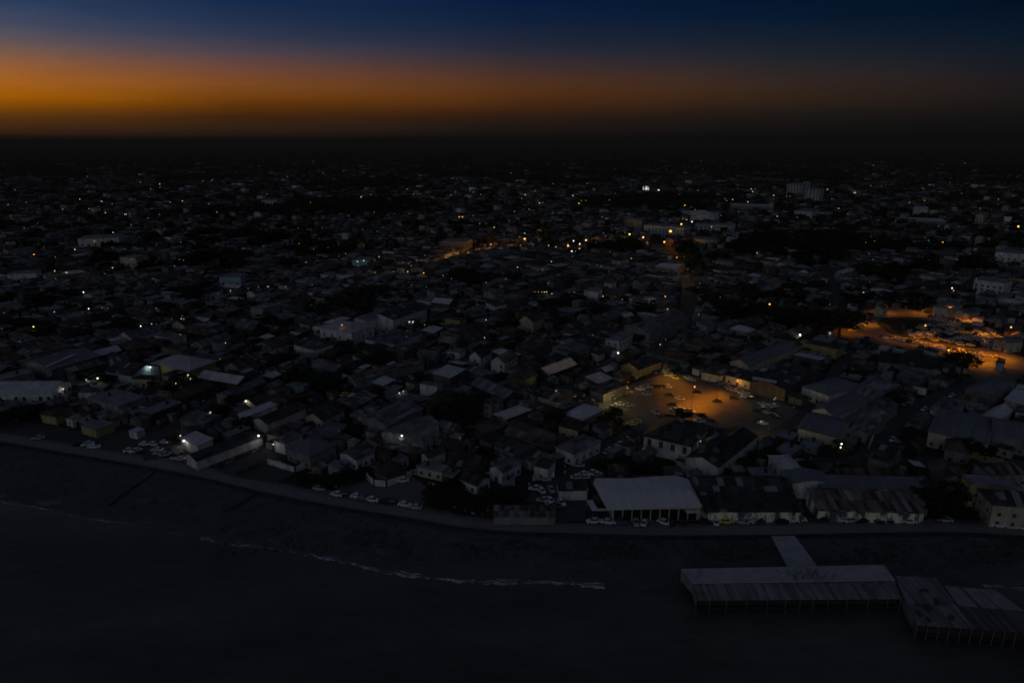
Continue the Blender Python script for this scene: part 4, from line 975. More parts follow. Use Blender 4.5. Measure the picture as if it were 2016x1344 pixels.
    gallows('tangled steel scaffold remains on the pier shed roof, right one', 1614, 1138, 4, 1.0)
    m = MB(); m.tube((0, 0, 0), (.9, .3, 4.2), .1, k=5); tag(m.obj('mast', [M['timber']], None, (*P(1374, 1136, 3.4), 3.4)), 'leaning thin mast at the left end of the pier shed roof', 'mast')
M['pierdeck'] = wall_mat('pier_concrete', c4(.42, .42, .42), c4(.26, .26, .26), 0.3, 0.3, 0.75)
M['panel'] = wall_mat('pier_panel', c4(.30, .30, .31), c4(.16, .16, .17), 0.4, 0.3, 0.7)
M['piertin'] = roof_mat('pier_tin', c4(.12, .12, .125), c4(.28, .28, .29), 0.25, sheet=(1.0, 12), tone=0.1)
M['piertin2'] = roof_mat('pier_tin_dark', c4(.07, .07, .072), c4(.13, .13, .135), 0.3, sheet=(1.0, 12), tone=0.1)
M['pierpost'] = flat_mat('pier_post', (.20, .19, .18), 0.8)
pier()

# evening haze lying over the far town: an absorbing volume whose own faint glow stands in for scattered light
hm = bpy.data.materials.new('evening_haze'); hm.use_nodes = True; nt = hm.node_tree; nt.nodes.clear()
ou = N(nt, 'ShaderNodeOutputMaterial'); ab = N(nt, 'ShaderNodeVolumeAbsorption'); ab.inputs['Color'].default_value = (0, 0, 0, 1); ab.inputs['Density'].default_value = 1/4800
ev = N(nt, 'ShaderNodeEmission'); ev.inputs['Color'].default_value = (1, .97, .95, 1); ev.inputs['Strength'].default_value = .0044/4800
ash = N(nt, 'ShaderNodeAddShader'); L(nt, ab.outputs[0], ash.inputs[0]); L(nt, ev.outputs[0], ash.inputs[1]); L(nt, ash.outputs[0], ou.inputs['Volume'])
hb = MB(); hb.box(-30000, 30000, 650, 13000, -2, 150); hz_ = hb.obj('evening_haze', [hm]); tag(hz_, kind='structure')

# ------------------------------------------------------------------ anchors used by the labels
for ph, px, py in (('the pale warehouse', 1280, 985), ('the striped rusty shed', 1700, 990), ('the right edge house', 1980, 990), ('the shuttered house', 1320, 870),
                   ('the car park', 1370, 790), ('the dark plaza island', 1830, 655), ('the big gabled warehouse', 1290, 650), ('the big dark tree', 1640, 640), ('the wide slate hall', 1900, 850),
                   ('the grey roof terrace', 1640, 810), ('the white corner building', 690, 655), ('the grey middle sheds', 780, 830), ('the slate hipped house', 610, 880), ('the left pale roof', 60, 765),
                   ('the yellow walled house', 370, 720), ('the shore lamp', 360, 868), ('the black tent roof', 765, 930), ('the pale strip roof', 505, 810), ('the twin gabled houses', 965, 705),
                   ('the parking yard', 1090, 990), ('the pier shed', 1560, 1150), ('the bright triangular roof', 110, 710), ('the arched white block', 1948, 565), ('the white roofed shed', 1318, 530), ('the brightest orange lamp', 1318, 470),
                   ('the orange lamp row', 1090, 480), ('the pale tower pair', 1590, 380), ('the pink lit block', 1275, 375), ('the fan roofed hall', 1385, 435), ('the cubic block', 534, 400), ('the school block', 198, 472),
                   ('the cream balcony block', 264, 515), ('the dark park trees', 960, 550), ('the yellow stall lights', 1070, 575), ('the three light row', 445, 306), ('the lamp lit avenue', 1350, 560), ('the far right orange lamp', 2005, 445),
                   ('the left edge arcade', 45, 545), ('the low pale stand roof', 1810, 415), ('the yellow lamp row', 800, 540), ('the right dark trees', 1600, 520)):
    anchor(ph, px, py)

# ------------------------------------------------------------------ cars
def car_meshes():
    body = MB(); gl = MB()
    # side profile stations: x, half width, sill z, shoulder z
    st = [(-2.2, .70, .38, .72), (-2.05, .80, .28, .90), (-1.3, .86, .22, .94), (0, .87, .22, .92), (.95, .86, .22, .90), (1.9, .80, .26, .76), (2.2, .66, .36, .62)]
    for (x0, w0, a0, b0), (x1, w1, a1, b1) in zip(st, st[1:]):
        for s in (-1, 1):
            q = [(x0, s*w0, a0), (x1, s*w1, a1), (x1, s*w1, b1-.12), (x0, s*w0, b0-.12)]; body.quad(*(q if s < 0 else q[::-1]))
            q = [(x0, s*w0, b0-.12), (x1, s*w1, b1-.12), (x1, s*(w1-.12), b1), (x0, s*(w0-.12), b0)]; body.quad(*(q if s < 0 else q[::-1]))
        body.quad((x0, -(w0-.12), b0), (x1, -(w1-.12), b1), (x1, w1-.12, b1), (x0, w0-.12, b0))
        body.quad((x0, w0, a0), (x1, w1, a1), (x1, -w1, a1), (x0, -w0, a0))
    for x, w, a, b, s in ((-2.2, .70, .38, .72, -1), (2.2, .66, .36, .62, 1)):
        q = [(x, -w, a), (x, w, a), (x, w, b-.12), (x, w-.12, b), (x, -(w-.12), b), (x, -w, b-.12)]; body.poly(q if s > 0 else q[::-1])
    # cabin: glass band and painted roof
    b4 = [(-1.55, -.72, .94), (1.0, -.72, .90), (1.0, .72, .90), (-1.55, .72, .94)]; t4 = [(-1.0, -.58, 1.40), (.30, -.58, 1.42), (.30, .58, 1.42), (-1.0, .58, 1.40)]
    for i in range(4): gl.quad(b4[i], b4[(i+1) % 4], t4[(i+1) % 4], t4[i])
    r4 = [(-1.05, -.62, 1.405), (.35, -.62, 1.425), (.35, .62, 1.425), (-1.05, .62, 1.405)]; r5 = [(x*.93, y*.93, z+.055) for x, y, z in r4]
    body.quad(*r5)
    for i in range(4): body.quad(r4[i], r4[(i+1) % 4], r5[(i+1) % 4], r5[i])
    for s in (-1, 1):
        for (xa, xb) in ((-1.55, -1.0), (-.35, -.35), (1.0, .30)): body.tube((xa, s*.725, .93), (xb, s*.585, 1.41), .035, k=4)
    wh = MB(); wh.tube((0, -.10, 0), (0, .10, 0), .32, k=12); wh.tube((0, -.115, 0), (0, .115, 0), .19, k=8, mi=1)
    hl = MB(); hl.box(-.03, .03, -.14, .14, -.07, .07)
    return body, gl, wh, hl
cb_, cg_, cwh, chl = car_meshes()
GLASSM = cg_.mesh('car_window', [M['glass']]); WHEELM = cwh.mesh('wheel', [M['tyre'], M['pole']]); 
CARCOL = {'white': (.66, .66, .64), 'silver': (.38, .39, .41), 'yellow': (.72, .62, .12), 'black': (.02, .02, .022), 'blue': (.06, .10, .20), 'red': (.28, .04, .03), 'green': (.08, .16, .10)}
CBODY = {}; CJOIN = {}
M['hlamp'] = flat_mat('headlight_glass', (.45, .45, .42), 0.2, 0.6)
HLM = chl.mesh('headlight', [M['hlamp']])
for k, c in CARCOL.items():
    pm = flat_mat('paint_' + k, c, 0.35, 0.5); CBODY[k] = cb_.mesh('car_body_' + k, [pm])
    j = MB(); j.v = list(cb_.v); j.f = list(cb_.f); j.m = [0]*len(cb_.f)
    for src, mi in ((cg_, 1),):
        n = len(j.v); j.v += src.v; j.f += [tuple(i+n for i in f) for f in src.f]; j.m += [mi]*len(src.f)
    for x in (-1.35, 1.4):
        for y in (-.78, .78): j.tube((x, y-.1, .32), (x, y+.1, .32), .32, k=8, mi=2)
    CJOIN[k] = j.mesh('car_' + k, [pm, M['glass'], M['tyre']])
rc = random.Random(77); CARN = [0]
def rcol(bias=None):
    return rc.choice(bias or ['white']*8 + ['silver']*5 + ['yellow']*2 + ['black']*4 + ['blue'] + ['red'] + ['green'])
CARRECT = []
def car(x, y, a, c=None, parts=True, group=None, sc=1.0, check=True, z=.02):
    if check:
        for (u, v) in CARRECT:
            if (u-x)**2 + (v-y)**2 < 2.1**2: return None
    CARRECT.append((x, y)); c = c or rcol()
    w_ = {'white': 'white', 'silver': 'silver grey', 'yellow': 'yellow', 'black': 'black', 'blue': 'dark blue', 'red': 'dark red', 'green': 'green'}[c]
    if not parts:
        o = link('parked_car', CJOIN[c], None, (x, y, z), a)
    else:
        o = empty('parked_car', (x, y, z), a)
        link('body', CBODY[c], o); link('car_window', GLASSM, o)
        for wx in (-1.35, 1.4):
            for wy in (-.78, .78): link('wheel', WHEELM, o, (wx, wy, .32))
        for wy in (-.5, .5): link('headlight', HLM, o, (2.19, wy, .52))
    o.scale = (sc*1.12, sc*1.12, sc*1.12)
    return later(o, w_ + ' car', 'car', x, y, group)
def carpx(l, s, ox, oy, ang, col_=None, jit=12, group=None, parts=True):
    for q in l:
        px, py = q[0]/s + ox, q[1]/s + oy + 2
        x, y = P(px, py, .5); a = R((q[2] if len(q) > 2 else ang) + rc.uniform(-jit, jit)) + (math.pi if rc.random() < .5 else 0)
        car(x, y, a, q[3] if len(q) > 3 else (rcol(col_) if col_ else None), parts, group)
G1 = 'cars parked along the coast road'
carpx([(470,685),(585,690,0,'white'),(685,690),(735,695),(800,695,80),(865,695,80,'white'),(905,690),(1020,695,-40,'white'),(1080,700,80,'black'),(1110,700,80),(1160,695,80,'black'),(1190,698,75,'silver'),(1345,690,0,'black'),(1420,690,80),(1500,688,10,'yellow'),(1620,690,-30),(1660,680,-30,'white'),(1770,680,60),(1830,670,0,'black'),(1880,680,-30,'silver'),(1930,690)], 3.952, 1050, 850, 0, group=G1)
carpx([(60,655,-20,'black'),(100,662,-40),(225,655,-30,'white'),(280,652),(455,655,0,'black'),(590,652,-45,'white'),(660,660),(750,660,0,'black'),(870,662,-20),(935,658,-30),(1020,658,-20,'yellow'),(1110,668,0,'white'),(1380,655,0,'silver'),(1790,695,-5,'white'),(1970,712,0,'white')], 3.839, 1500, 850, 0, group=G1)
carpx([(15,430),(60,445,-70,'white'),(75,520),(125,520,-70,'white'),(125,555,-70,'white'),(80,560),(185,560,-70,'green'),(220,540,-60,'white'),(140,440,-80,'silver'),(340,345,-10,'white'),(390,345,0,'white'),(400,318,20),(455,310,45,'white'),(490,325,20),(350,250,0,'silver'),(600,130,45,'white'),(585,148,45,'silver'),(670,90,45,'white'),(725,50,45,'blue'),(90,360,0,'silver'),(120,372,0,'green')], 3.952, 1050, 850, 0, group='cars parked in the yard by the sea')
carpx([(35,550),(65,562),(170,595,-18),(230,595,-18,'black'),(330,610,-18,'white'),(380,628,-18),(450,638,-18,'white'),(480,642,-18),(540,650,-18,'black'),(590,655,-18,'black'),(700,675,-18,'white'),(780,695,-18,'silver'),(610,492,20,'green'),(680,488,20,'white'),(715,448,45,'silver'),(790,428,0,'silver'),(855,425,-20,'green'),(750,235,45,'white'),(810,205,45,'silver'),(945,170,40,'white'),(1040,205,-20,'silver'),(1265,250,40,'white'),(1130,300,20,'silver'),(1780,480,0,'silver'),(1815,485,-10,'silver')], 3.952, 620, 820, -15, group='cars parked beside the gravel yard')
carpx([(220,253,35,'white'),(265,258,35,'white'),(450,275,10),(500,285,30,'silver'),(480,262,20),(395,205,-20,'white'),(340,205,10,'white'),(610,320,0,'silver'),(1335,135,35,'silver'),(1390,115,35,'white'),(1375,365,-20,'white'),(500,190,20),(590,225,0),(830,40,0,'white'),(430,250,0,'silver')], 3.952, 200, 820, 0, group='cars parked near the left shore')
carpx([(375,100,35,'silver'),(780,155,30,'black'),(925,185,5,'white'),(860,160,30)], 4.978, 0, 840, 0, group='cars parked near the left shore')
carpx([(130,560),(185,538),(300,515,-25,'white'),(360,565,-10,'silver'),(95,665,-25,'white'),(185,675,-35,'silver'),(10,605,-30,'silver'),(455,745,-50,'silver'),(215,855,-15,'yellow'),(260,838,-5,'yellow'),(570,488,-55,'white'),(640,405,-55,'yellow'),(590,575,-35,'black'),(690,610,-35,'silver'),(855,545,-5,'black'),(1055,632,-25,'black'),(1220,605,-10,'black'),(635,720,-10),(680,715,0,'silver'),(610,665,-30,'black'),(650,675,-30,'black'),(910,770,-30,'black'),(1000,840,-15,'black'),(880,830,-15),(340,495,-40),(385,490,-40,'silver'),(430,492,-40,'black'),(470,490,-40,'black'),(510,488,-40,'black'),(770,408,-25,'silver'),(800,425,-25,'silver'),(20,700,0,'silver'),(580,380,0,'white'),(720,360,10),(740,730,-20),(790,735,-20),(830,745,-20),(700,750,-20,'black')], 4.978, 1200, 660, -30, group='cars parked in the orange lit car park')
carpx([(1085,455),(1110,470),(1140,485),(1165,500),(1190,515),(1215,500),(1240,530),(1265,520),(1290,545),(1310,560),(1330,590),(1350,570),(1390,600),(1500,660),(1540,660),(1540,690),(1545,715),(1550,745),(1460,725),(1470,830),(1500,850),(1620,770),(1640,790),(1600,680)], 4.978, 1200, 660, -20, ['black', 'black', 'silver', 'white', 'silver'], group='cars parked in the orange lit car park')
carpx([(1395,550,45,'white'),(1240,595,45,'white'),(1360,480,20,'silver'),(1490,545,45,'silver')], 3.952, 900, 560, 45, group='cars on the street above the car park')
for i in range(9):
    t = i / 8; x, y = P(770 + 100*t, 753 - 24*t, .5); car(x, y, R(-25 + rc.uniform(-8, 8)), rc.choice(['white', 'silver', 'white']), True, 'cars lined up beside the patched tin row')
GP = 'cars parked around the plaza'
def lineup(p0, p1, n, ang, jit, spread=0.8):
    a, b = P(*p0, .5), P(*p1, .5)
    for i in range(n):
        t = (i + rc.uniform(-.2, .2)) / (n-1)
        car(a[0]+(b[0]-a[0])*t + rc.uniform(-spread, spread), a[1]+(b[1]-a[1])*t + rc.uniform(-spread, spread), R(ang + rc.uniform(-jit, jit)), rcol(['white', 'silver', 'yellow', 'yellow', 'white', 'black', 'black']), False, GP)
lineup((1736, 662), (1808, 673), 12, -20, 25); lineup((1745, 665), (1805, 675), 8, -20, 20)
lineup((1822, 678), (1880, 689), 11, -18, 25); lineup((1818, 683), (1870, 691), 8, -18, 20); lineup((1890, 690), (1962, 702), 13, -15, 25); lineup((1896, 694), (1930, 699), 5, -15, 25)
lineup((1678, 617), (1704, 626), 6, 0, 40, 2); lineup((1680, 624), (1704, 618), 6, 0, 40, 3); lineup((1676, 650), (1698, 641), 7, 20, 30, 2); lineup((1699, 664), (1712, 666), 3, 0, 40); lineup((1728, 622), (1744, 623), 4, 0, 30)
poly = [P(*p) for p in [(1818, 612), (1862, 616), (1905, 628), (1950, 650), (1996, 684), (1985, 695), (1945, 682), (1900, 658), (1850, 636)]]
n = 0
for _ in range(4000):
    px = rc.uniform(1815, 1998); py = rc.uniform(610, 696); x, y = P(px, py, .5)
    if inpoly(x, y, poly) and free(x, y, 0, 3, 3):
        if car(x, y, R(-38 + rc.uniform(-16, 16)), rcol(['white', 'silver', 'white', 'yellow', 'black', 'silver', 'silver']), False, GP): n += 1
    if n >= 105: break
n = 0
ipoly = [P(*p) for p in ISL]
for _ in range(3000):
    px = rc.uniform(1792, 1930); py = rc.uniform(640, 680); x, y = P(px, py, .5)
    if inpoly(x, y, ipoly) and car(x, y, R(rc.uniform(-60, 20)), rcol(['white', 'silver', 'yellow', 'black']), False, 'cars left on the plaza island', z=.18): n += 1
    if n >= 60: break
n = 0
for gp, w_ in STG[:2] + STG[3:5]:
    for a, b in zip(gp, gp[1:]):
        l = math.hypot(b[0]-a[0], b[1]-a[1]); an = math.atan2(b[1]-a[1], b[0]-a[0])
        for i in range(int(l / 11)):
            if rc.random() < .42:
                t = (i + rc.random()) / max(1, l/11); s = rc.choice((-1, 1)) * (w_/2 - 1.3)
                car(a[0]+(b[0]-a[0])*t - math.sin(an)*s, a[1]+(b[1]-a[1])*t + math.cos(an)*s, an, None, True, 'cars parked in the dark streets')

# past 300 cars: the smallest ones in view, all on the plaza, become one mass
cars_ = [t for t in THINGS if t[2] == 'car']
extra = sorted([t for t in cars_ if t[0].data is not None], key=lambda t: -t[4] - (40 if t[0].get('group') == 'cars left on the plaza island' else 0))[:max(0, len(cars_) - 296)]
if extra:
    m = MB(); mats = [CJOIN[k].materials[0] for k in CARCOL] + [M['glass'], M['tyre']]
    for t in extra:
        o = t[0]; n = len(m.v); ca, sa = math.cos(o.rotation_euler[2]), math.sin(o.rotation_euler[2]); sc_ = o.scale[0]
        base = list(CJOIN).index([k for k in CJOIN if CJOIN[k] == o.data][0])
        for v in o.data.vertices: m.v.append((o.location.x + (v.co.x*ca - v.co.y*sa)*sc_, o.location.y + (v.co.x*sa + v.co.y*ca)*sc_, o.location.z + v.co.z*sc_))
        for p in o.data.polygons: m.f.append(tuple(i + n for i in p.vertices)); m.m.append(base if p.material_index == 0 else len(CARCOL) + p.material_index - 1)
    dead = set(id(t[0]) for t in extra); THINGS[:] = [t for t in THINGS if id(t[0]) not in dead]
    for t in extra: bpy.data.objects.remove(t[0])
    tag(m.obj('crowded_cars', mats), 'mass of small cars and vans crowded over the far side of the plaza', 'cars', kind='stuff')
# ------------------------------------------------------------------ trees
def crown_mesh(seed, nclump, nleaf, leaf):
    r = random.Random(seed); m = MB(); cl = []
    for _ in range(nclump):
        while True:
            p = (r.uniform(-1, 1), r.uniform(-1, 1), r.uniform(-.75, 1))
            if .25 < p[0]**2 + p[1]**2 + p[2]**2 * 1.2 < .72: break
        cl.append((p, r.uniform(.20, .42)))
    for (c, cr) in cl:
        for _ in range(nleaf):
            v = Vector((r.gauss(0, 1), r.gauss(0, 1), r.gauss(0, 1))).normalized(); q = cr * r.uniform(.55, 1.08)
            p = Vector(c) + Vector((v.x*q, v.y*q, v.z*q*.7)); nrm = (v + Vector((r.uniform(-.6, .6), r.uniform(-.6, .6), r.uniform(-.2, .8)))).normalized()
            t = nrm.cross(Vector((r.uniform(-1, 1), r.uniform(-1, 1), .3))).normalized(); w = nrm.cross(t); s = leaf * r.uniform(.6, 1.4)
            m.quad(tuple(p-t*s), tuple(p-w*s*.6), tuple(p+t*s), tuple(p+w*s*.6))
    return m.mesh('crown', [M['leaf']])
CROWNS = [crown_mesh(1, 22, 60, .085), crown_mesh(2, 30, 52, .075), crown_mesh(3, 16, 70, .095), crown_mesh(4, 26, 60, .08), crown_mesh(5, 12, 70, .11)]
TRUNKS = []
for k in range(3):
    r = random.Random(k); m = MB(); m.tube((0, 0, 0), (.03, .02, .5), .07, .05, 8); 
    for i in range(6):
        a = i * 1.05 + r.uniform(-.3, .3); m.tube((.03, .02, .42 + .03*i), (.45*math.cos(a), .45*math.sin(a), .8 + r.uniform(-.05, .12)), .035, .012, 5)
    TRUNKS.append(m.mesh('trunk', [M['bark']]))
rt_ = random.Random(909); FARTREES = []
def tree(x, y, rad, h, label=None, low=False):
    o = empty('bush' if low else 'tree', (x, y, 0), rt_.uniform(0, 6.28)); ch = h * (.62 if not low else .9)
    t = link('trunk', rt_.choice(TRUNKS), o); t.scale = (max(rad*.8, 2), max(rad*.8, 2), h)
    c = link('crown', rt_.choice(CROWNS), o); c.location = (0, 0, h - ch*.52); c.scale = (rad, rad*rt_.uniform(.85, 1.1), ch*.58)
    if label: tag(o, label, 'tree')
    else: later(o, ('broad low dark bush' if low or (h < 6 and rad < 3.6) else ('wide dark tree' if rad > 7 else 'small round dark tree' if h < 7 else 'tall dark tree')), 'bush' if low else 'tree', x, y)
    return o
for q in ((1652, 664, 19, 19, 'very large dark tree left of the plaza entrance'), (1890, 744, 9.5, 15, 'dark leafy tree standing in the mouth of the avenue below the plaza'), (905, 826, 12, 12, 'large black tree in the middle of the roofs above the bushes'),
          (1850, 1008, 8, 12, 'pale flowering dark tree between the striped shed and the cream house'), (362, 772, 7, 10, 'dark tree in front of the yellow walled slate house'), (1344, 833, 5, 7, 'low black tree behind the shuttered house roof')):
    x, y = P(q[0], q[1]); tree(x, y, q[2], q[3], q[4]); reg(x, y, 0, q[2]*1.2, q[2]*1.2, q[3]*.9)
TL = [(1618, 650, 12, 14), (1585, 640, 11, 12), (1540, 642, 11, 12), (1500, 630, 10, 12), (1462, 628, 11, 12), (1425, 618, 10, 11), (1395, 602, 10, 12), (1375, 585, 9, 11), (1680, 600, 9, 10), (1770, 598, 9, 10), (1800, 606, 7, 8), (1735, 598, 8, 8), (1815, 600, 8, 9), (1705, 592, 8, 9),
      (38, 834, 7, 8), (60, 826, 6, 7), (195, 762, 6, 7), (214, 760, 5, 6), (1762, 804, 6, 8), (1256, 680, 5, 7), (1830, 1000, 6, 9), (1868, 1006, 6, 8), (1150, 872, 4, 5), (1375, 790, 0, 0),
      (1660, 948, 5, 7), (1640, 905, 6, 8), (1900, 900, 6, 8), (1935, 905, 5, 6), (1775, 905, 5, 7), (590, 755, 8, 8), (640, 770, 9, 8), (740, 720, 9, 8), (700, 700, 8, 7), (680, 690, 6, 6), (560, 720, 7, 7), (610, 865, 0, 0), (700, 862, 5, 6), (460, 800, 5, 6), (120, 780, 4, 6), (45, 783, 3, 5), (340, 880, 3, 5),
      (430, 820, 5, 6), (480, 845, 5, 5), (1215, 840, 3, 4), (1000, 650, 8, 8), (1100, 640, 8, 7), (1180, 620, 9, 9), (850, 650, 7, 7), (520, 640, 8, 8), (240, 650, 9, 8), (90, 660, 9, 8), (60, 650, 7, 8), (160, 668, 8, 7), (330, 620, 8, 9), (30, 650, 8, 8)]
for q in TL:
    if q[2]: 
        x, y = P(q[0], q[1]); k_ = 1.25 if q[2] >= 9 else 1.0; tree(x, y, q[2]*k_, q[3]*1.05); reg(x, y, .4, q[2]*k_, q[2]*k_, q[3]*.9)
BL = [(868, 992, 8, 4), (900, 985, 7, 4), (935, 998, 8, 5), (890, 968, 6, 4), (960, 985, 7, 4), (1000, 988, 8, 5), (980, 1005, 6, 3), (1020, 1000, 5, 3), (850, 975, 5, 3), (640, 955, 6, 3), (670, 950, 7, 3.5), (700, 945, 6, 3), (610, 948, 6, 2.5), (590, 940, 4, 2), (720, 935, 5, 3), (1240, 922, 7, 3), (1280, 930, 7, 3.5), (1310, 920, 6, 3), (1210, 915, 5, 2.5), (1180, 918, 5, 2.5), (1420, 935, 6, 3), (1470, 925, 7, 4), (1500, 905, 8, 5), (1520, 880, 6, 4), (1880, 1018, 5, 3), (1900, 1020, 6, 3), (1845, 1020, 4, 2.5), (1100, 905, 4, 3), (400, 885, 4, 3), (430, 880, 4, 3), (1590, 925, 5, 3), (1230, 880, 3, 2.5)]
for q in BL:
    x, y = P(q[0], q[1]); tree(x, y, q[2]*.8, q[3], low=True)
    if q[0] > 820 or True: reg(x, y, 0, q[2]*.5, q[2]*.5)
for _ in range(330):
    y = math.sqrt(rt_.uniform(205**2, 560**2)); x = rt_.uniform(-.78, .78) * y; rd = rt_.uniform(2.2, 5.0)
    if seaside(x, y, 6) or onstreet(x, y, 1) or any(inpoly(x, y, op) for op in OPEN) or not free(x, y, 0, rd*1.5, rd*1.5): continue
    hh_ = rt_.uniform(4, 8); tree(x, y, rd, hh_, low=hh_ < 6 and rd < 3.6); reg(x, y, 0, rd*.9, rd*.9)
# trees of the middle distance in the dark clusters seen in the photo
for (px, py, sx_, sy_, n) in ((960, 556, 70, 10, 22), (1620, 515, 40, 16, 18), (1750, 545, 60, 12, 14), (1550, 590, 80, 20, 18), (430, 520, 60, 14, 12), (500, 470, 90, 14, 16), (400, 590, 60, 12, 8), (1480, 500, 70, 16, 14), (1360, 530, 12, 40, 14), (1230, 500, 50, 12, 8), (250, 530, 60, 20, 10), (700, 600, 90, 20, 12), (1150, 612, 80, 14, 10), (1900, 530, 80, 14, 12), (620, 500, 70, 20, 10), (80, 600, 80, 20, 12)):
    for _ in range(n):
        x, y = P(rt_.gauss(px, sx_*.6), rt_.gauss(py, sy_*.55)); rd = rt_.uniform(5, 10)
        if onstreet(x, y, 2) or not free(x, y, 0, rd, rd): continue
        (tree(x, y, rd*1.15, rt_.uniform(7, 12)) if y < 610 else FARTREES.append((x, y, rd*1.2))); reg(x, y, 0, rd*1.3, rd*1.3, 10)

# ------------------------------------------------------------------ the crowd of houses
rh = random.Random(4242)
RW = [('grey', 'grey tin', 27), ('dark', 'black tin', 24), ('rust', 'rusty tin', 20), ('brown', 'brown tin', 14), ('pale', 'pale tin', 6), ('concrete', 'concrete', 0), ('striped', 'striped tin', 9)]
WW = [('white', 'bright white walls', 7), ('cream', 'cream walls', 3), ('dwhite', 'dull white walls', 20), ('dcream', 'dull cream walls', 10), ('dgrey', 'grey walls', 32), ('dblue', 'bluish walls', 5), ('dbrown', 'brown walls', 22), ('yellow', 'yellow walls', 1)]
def pick(tab):
    t = rh.uniform(0, sum(x[2] for x in tab))
    for x in tab:
        t -= x[2]
        if t <= 0: return x
    return tab[0]
HOUSES = []
def dangle(px, py):
    if py > 925 and px > 1000: return 0.0
    if px < 930: return R(66 - (8 if px < 300 else 0))
    return R(46)
passes = [(18, 28, 10, 15, 2600), (12, 18, 8, 12, 6500), (7, 11.5, 5.5, 8, 34000), (4.5, 7, 3.5, 6, 46000), (2.6, 4.5, 2.2, 3.6, 20000)]
YMAX = 760
for w0, w1, d0, d1, tries in passes:
    for _ in range(tries):
        y = math.sqrt(rh.uniform(195**2, YMAX**2)); x = rh.uniform(-.82, .82) * y
        if (w1 <= 5 and y > 420) or (w1 > 20 and y > 430): continue
        px, py, dep = proj(x, y)
        if not -60 < px < 2080: continue
        w = rh.uniform(w0, w1); d = rh.uniform(d0, d1); a = dangle(px, py) + (math.pi/2 if rh.random() < .4 else 0) + R(rh.gauss(0, 2.5))
        gp = .5 if w1 <= 12 else 1.0
        if not free(x, y, a, w + gp, d + gp): continue
        if seaside(x, y, 3.5 + w*.45) or onstreet(x, y, min(w, d)*.5): continue
        q = corners(x, y, a, w, d)
        if any(inpoly(*p, op) for op in OPEN for p in q + [(x, y)]): continue
        if (min(abs(x - c_[0]) + abs(y - c_[1]) for c_ in CARRECT) < 4): continue
        kd = rh.choices(['gable', 'hip', 'flat', 'mono'], [40, 24, 12, 24] if w1 > 8 else [22, 6, 20, 52])[0]
        h = rh.uniform(2.8, 4.2) if w1 <= 12 else rh.uniform(3.4, 5.0)
        if rh.random() < .10 and w > 7: h += 3
        if w1 <= 5: h = rh.uniform(2.0, 2.8)
        rise = {'gable': d*.2, 'hip': min(w, d)*.2, 'flat': .35, 'mono': d*.10}[kd] * rh.uniform(.8, 1.25)
        reg(x, y, a, w, d, h + rise*.7)
        HOUSES.append((dep, x, y, a, w, d, h, kd, rise, pick(RW), pick(WW)))
HOUSES.sort(key=lambda t: t[0] / (t[4]*t[5])**.5)
NAMES = {'gable': ('gabled_house', 'gabled house', 290), 'hip': ('hipped_house', 'hip roofed house', 290), 'flat': ('flat_roofed_house', 'flat roofed house', 240), 'mono': ('shed', 'lean-to shed', 290)}
cnt = {k: 0 for k in NAMES}; REST = []; FLATROOF = []
for hs in HOUSES:
    dep, x, y, a, w, d, h, kd, rise, rf, wl = hs
    nm, words, cap = NAMES[kd]
    if cnt[kd] >= cap or dep > 640: REST.append(hs); continue
    cnt[kd] += 1
    if kd == 'flat': rf = ('concrete', 'concrete', 0); FLATROOF.append((x, y, h + .2, a, w, d))
    ov = min(.5, w*.06); W, Ro = shell(w - 2*ov if kd != 'flat' else w-.3, d - 2*ov if kd != 'flat' else d-.3, h, kd, rise, ov)
    root = empty(nm, (x, y, 0), a)
    W.obj('wall', [WALLS[wl[0]]], root); Ro.obj('roof', [ROOFS[rf[0]]], root)
    ww_, dd_ = (w - 2*ov, d - 2*ov) if kd != 'flat' else (w-.3, d-.3)
    if dep < 330 and w > 4: add_windows(root, x, y, a, ww_, dd_, h, floors=2 if h > 6 else 1, style=rh.choice(['pane', 'shutter']), gap=rh.uniform(2.8, 4.2), ww=rh.uniform(.9, 1.3), wh=rh.uniform(1.0, 1.4) if h > 2.8 else .8, maxn=7, seed=int(x*13+y))
    look = (rf[1] + ' ' if kd != 'flat' else '') + {'gable': 'gabled house', 'hip': 'hipped house', 'flat': 'flat roofed house', 'mono': 'lean-to shed'}[kd] + ', ' + wl[1] + ','
    later(root, look, {'gable': 'gabled house', 'hip': 'hipped house', 'flat': 'flat-roofed house', 'mono': 'shed'}[kd], x, y, 'crowded tin roofed houses of the old town')
# every other house of the town, the far ones: one mass
def attr_mat(name, rough=.85):
    m, nt, b = newmat(name); at = N(nt, 'ShaderNodeAttribute'); at.attribute_name = 'tone'
    tc = N(nt, 'ShaderNodeTexCoord'); no = N(nt, 'ShaderNodeTexNoise'); no.inputs['Scale'].default_value = .5; no.inputs['Detail'].default_value = 4; L(nt, tc.outputs['Object'], no.inputs['Vector'])
    hs = N(nt, 'ShaderNodeHueSaturation'); L(nt, at.outputs['Color'], hs.inputs['Color']); L(nt, mathn(nt, 'ADD', mathn(nt, 'MULTIPLY', no.outputs[0], 1.2), .4), hs.inputs['Value'])
    L(nt, hs.outputs[0], b.inputs['Base Color']); b.inputs['Roughness'].default_value = rough; b.inputs['Specular IOR Level'].default_value = .1
    return m
M['far'] = attr_mat('far_masonry')
class Cloud:
    def __init__(s): s.m = MB(); s.c = []
    def fill(s, c):
        while len(s.c) < len(s.m.f): s.c.append(c)
    def obj(s, name, mat):
        me = s.m.mesh(name, [mat]); at = me.color_attributes.new('tone', 'FLOAT_COLOR', 'CORNER'); buf = []
        for p, c in zip(me.polygons, s.c): buf += [c[0], c[1], c[2], 1.0] * len(p.vertices)
        at.data.foreach_set('color', buf); return link(name, me)
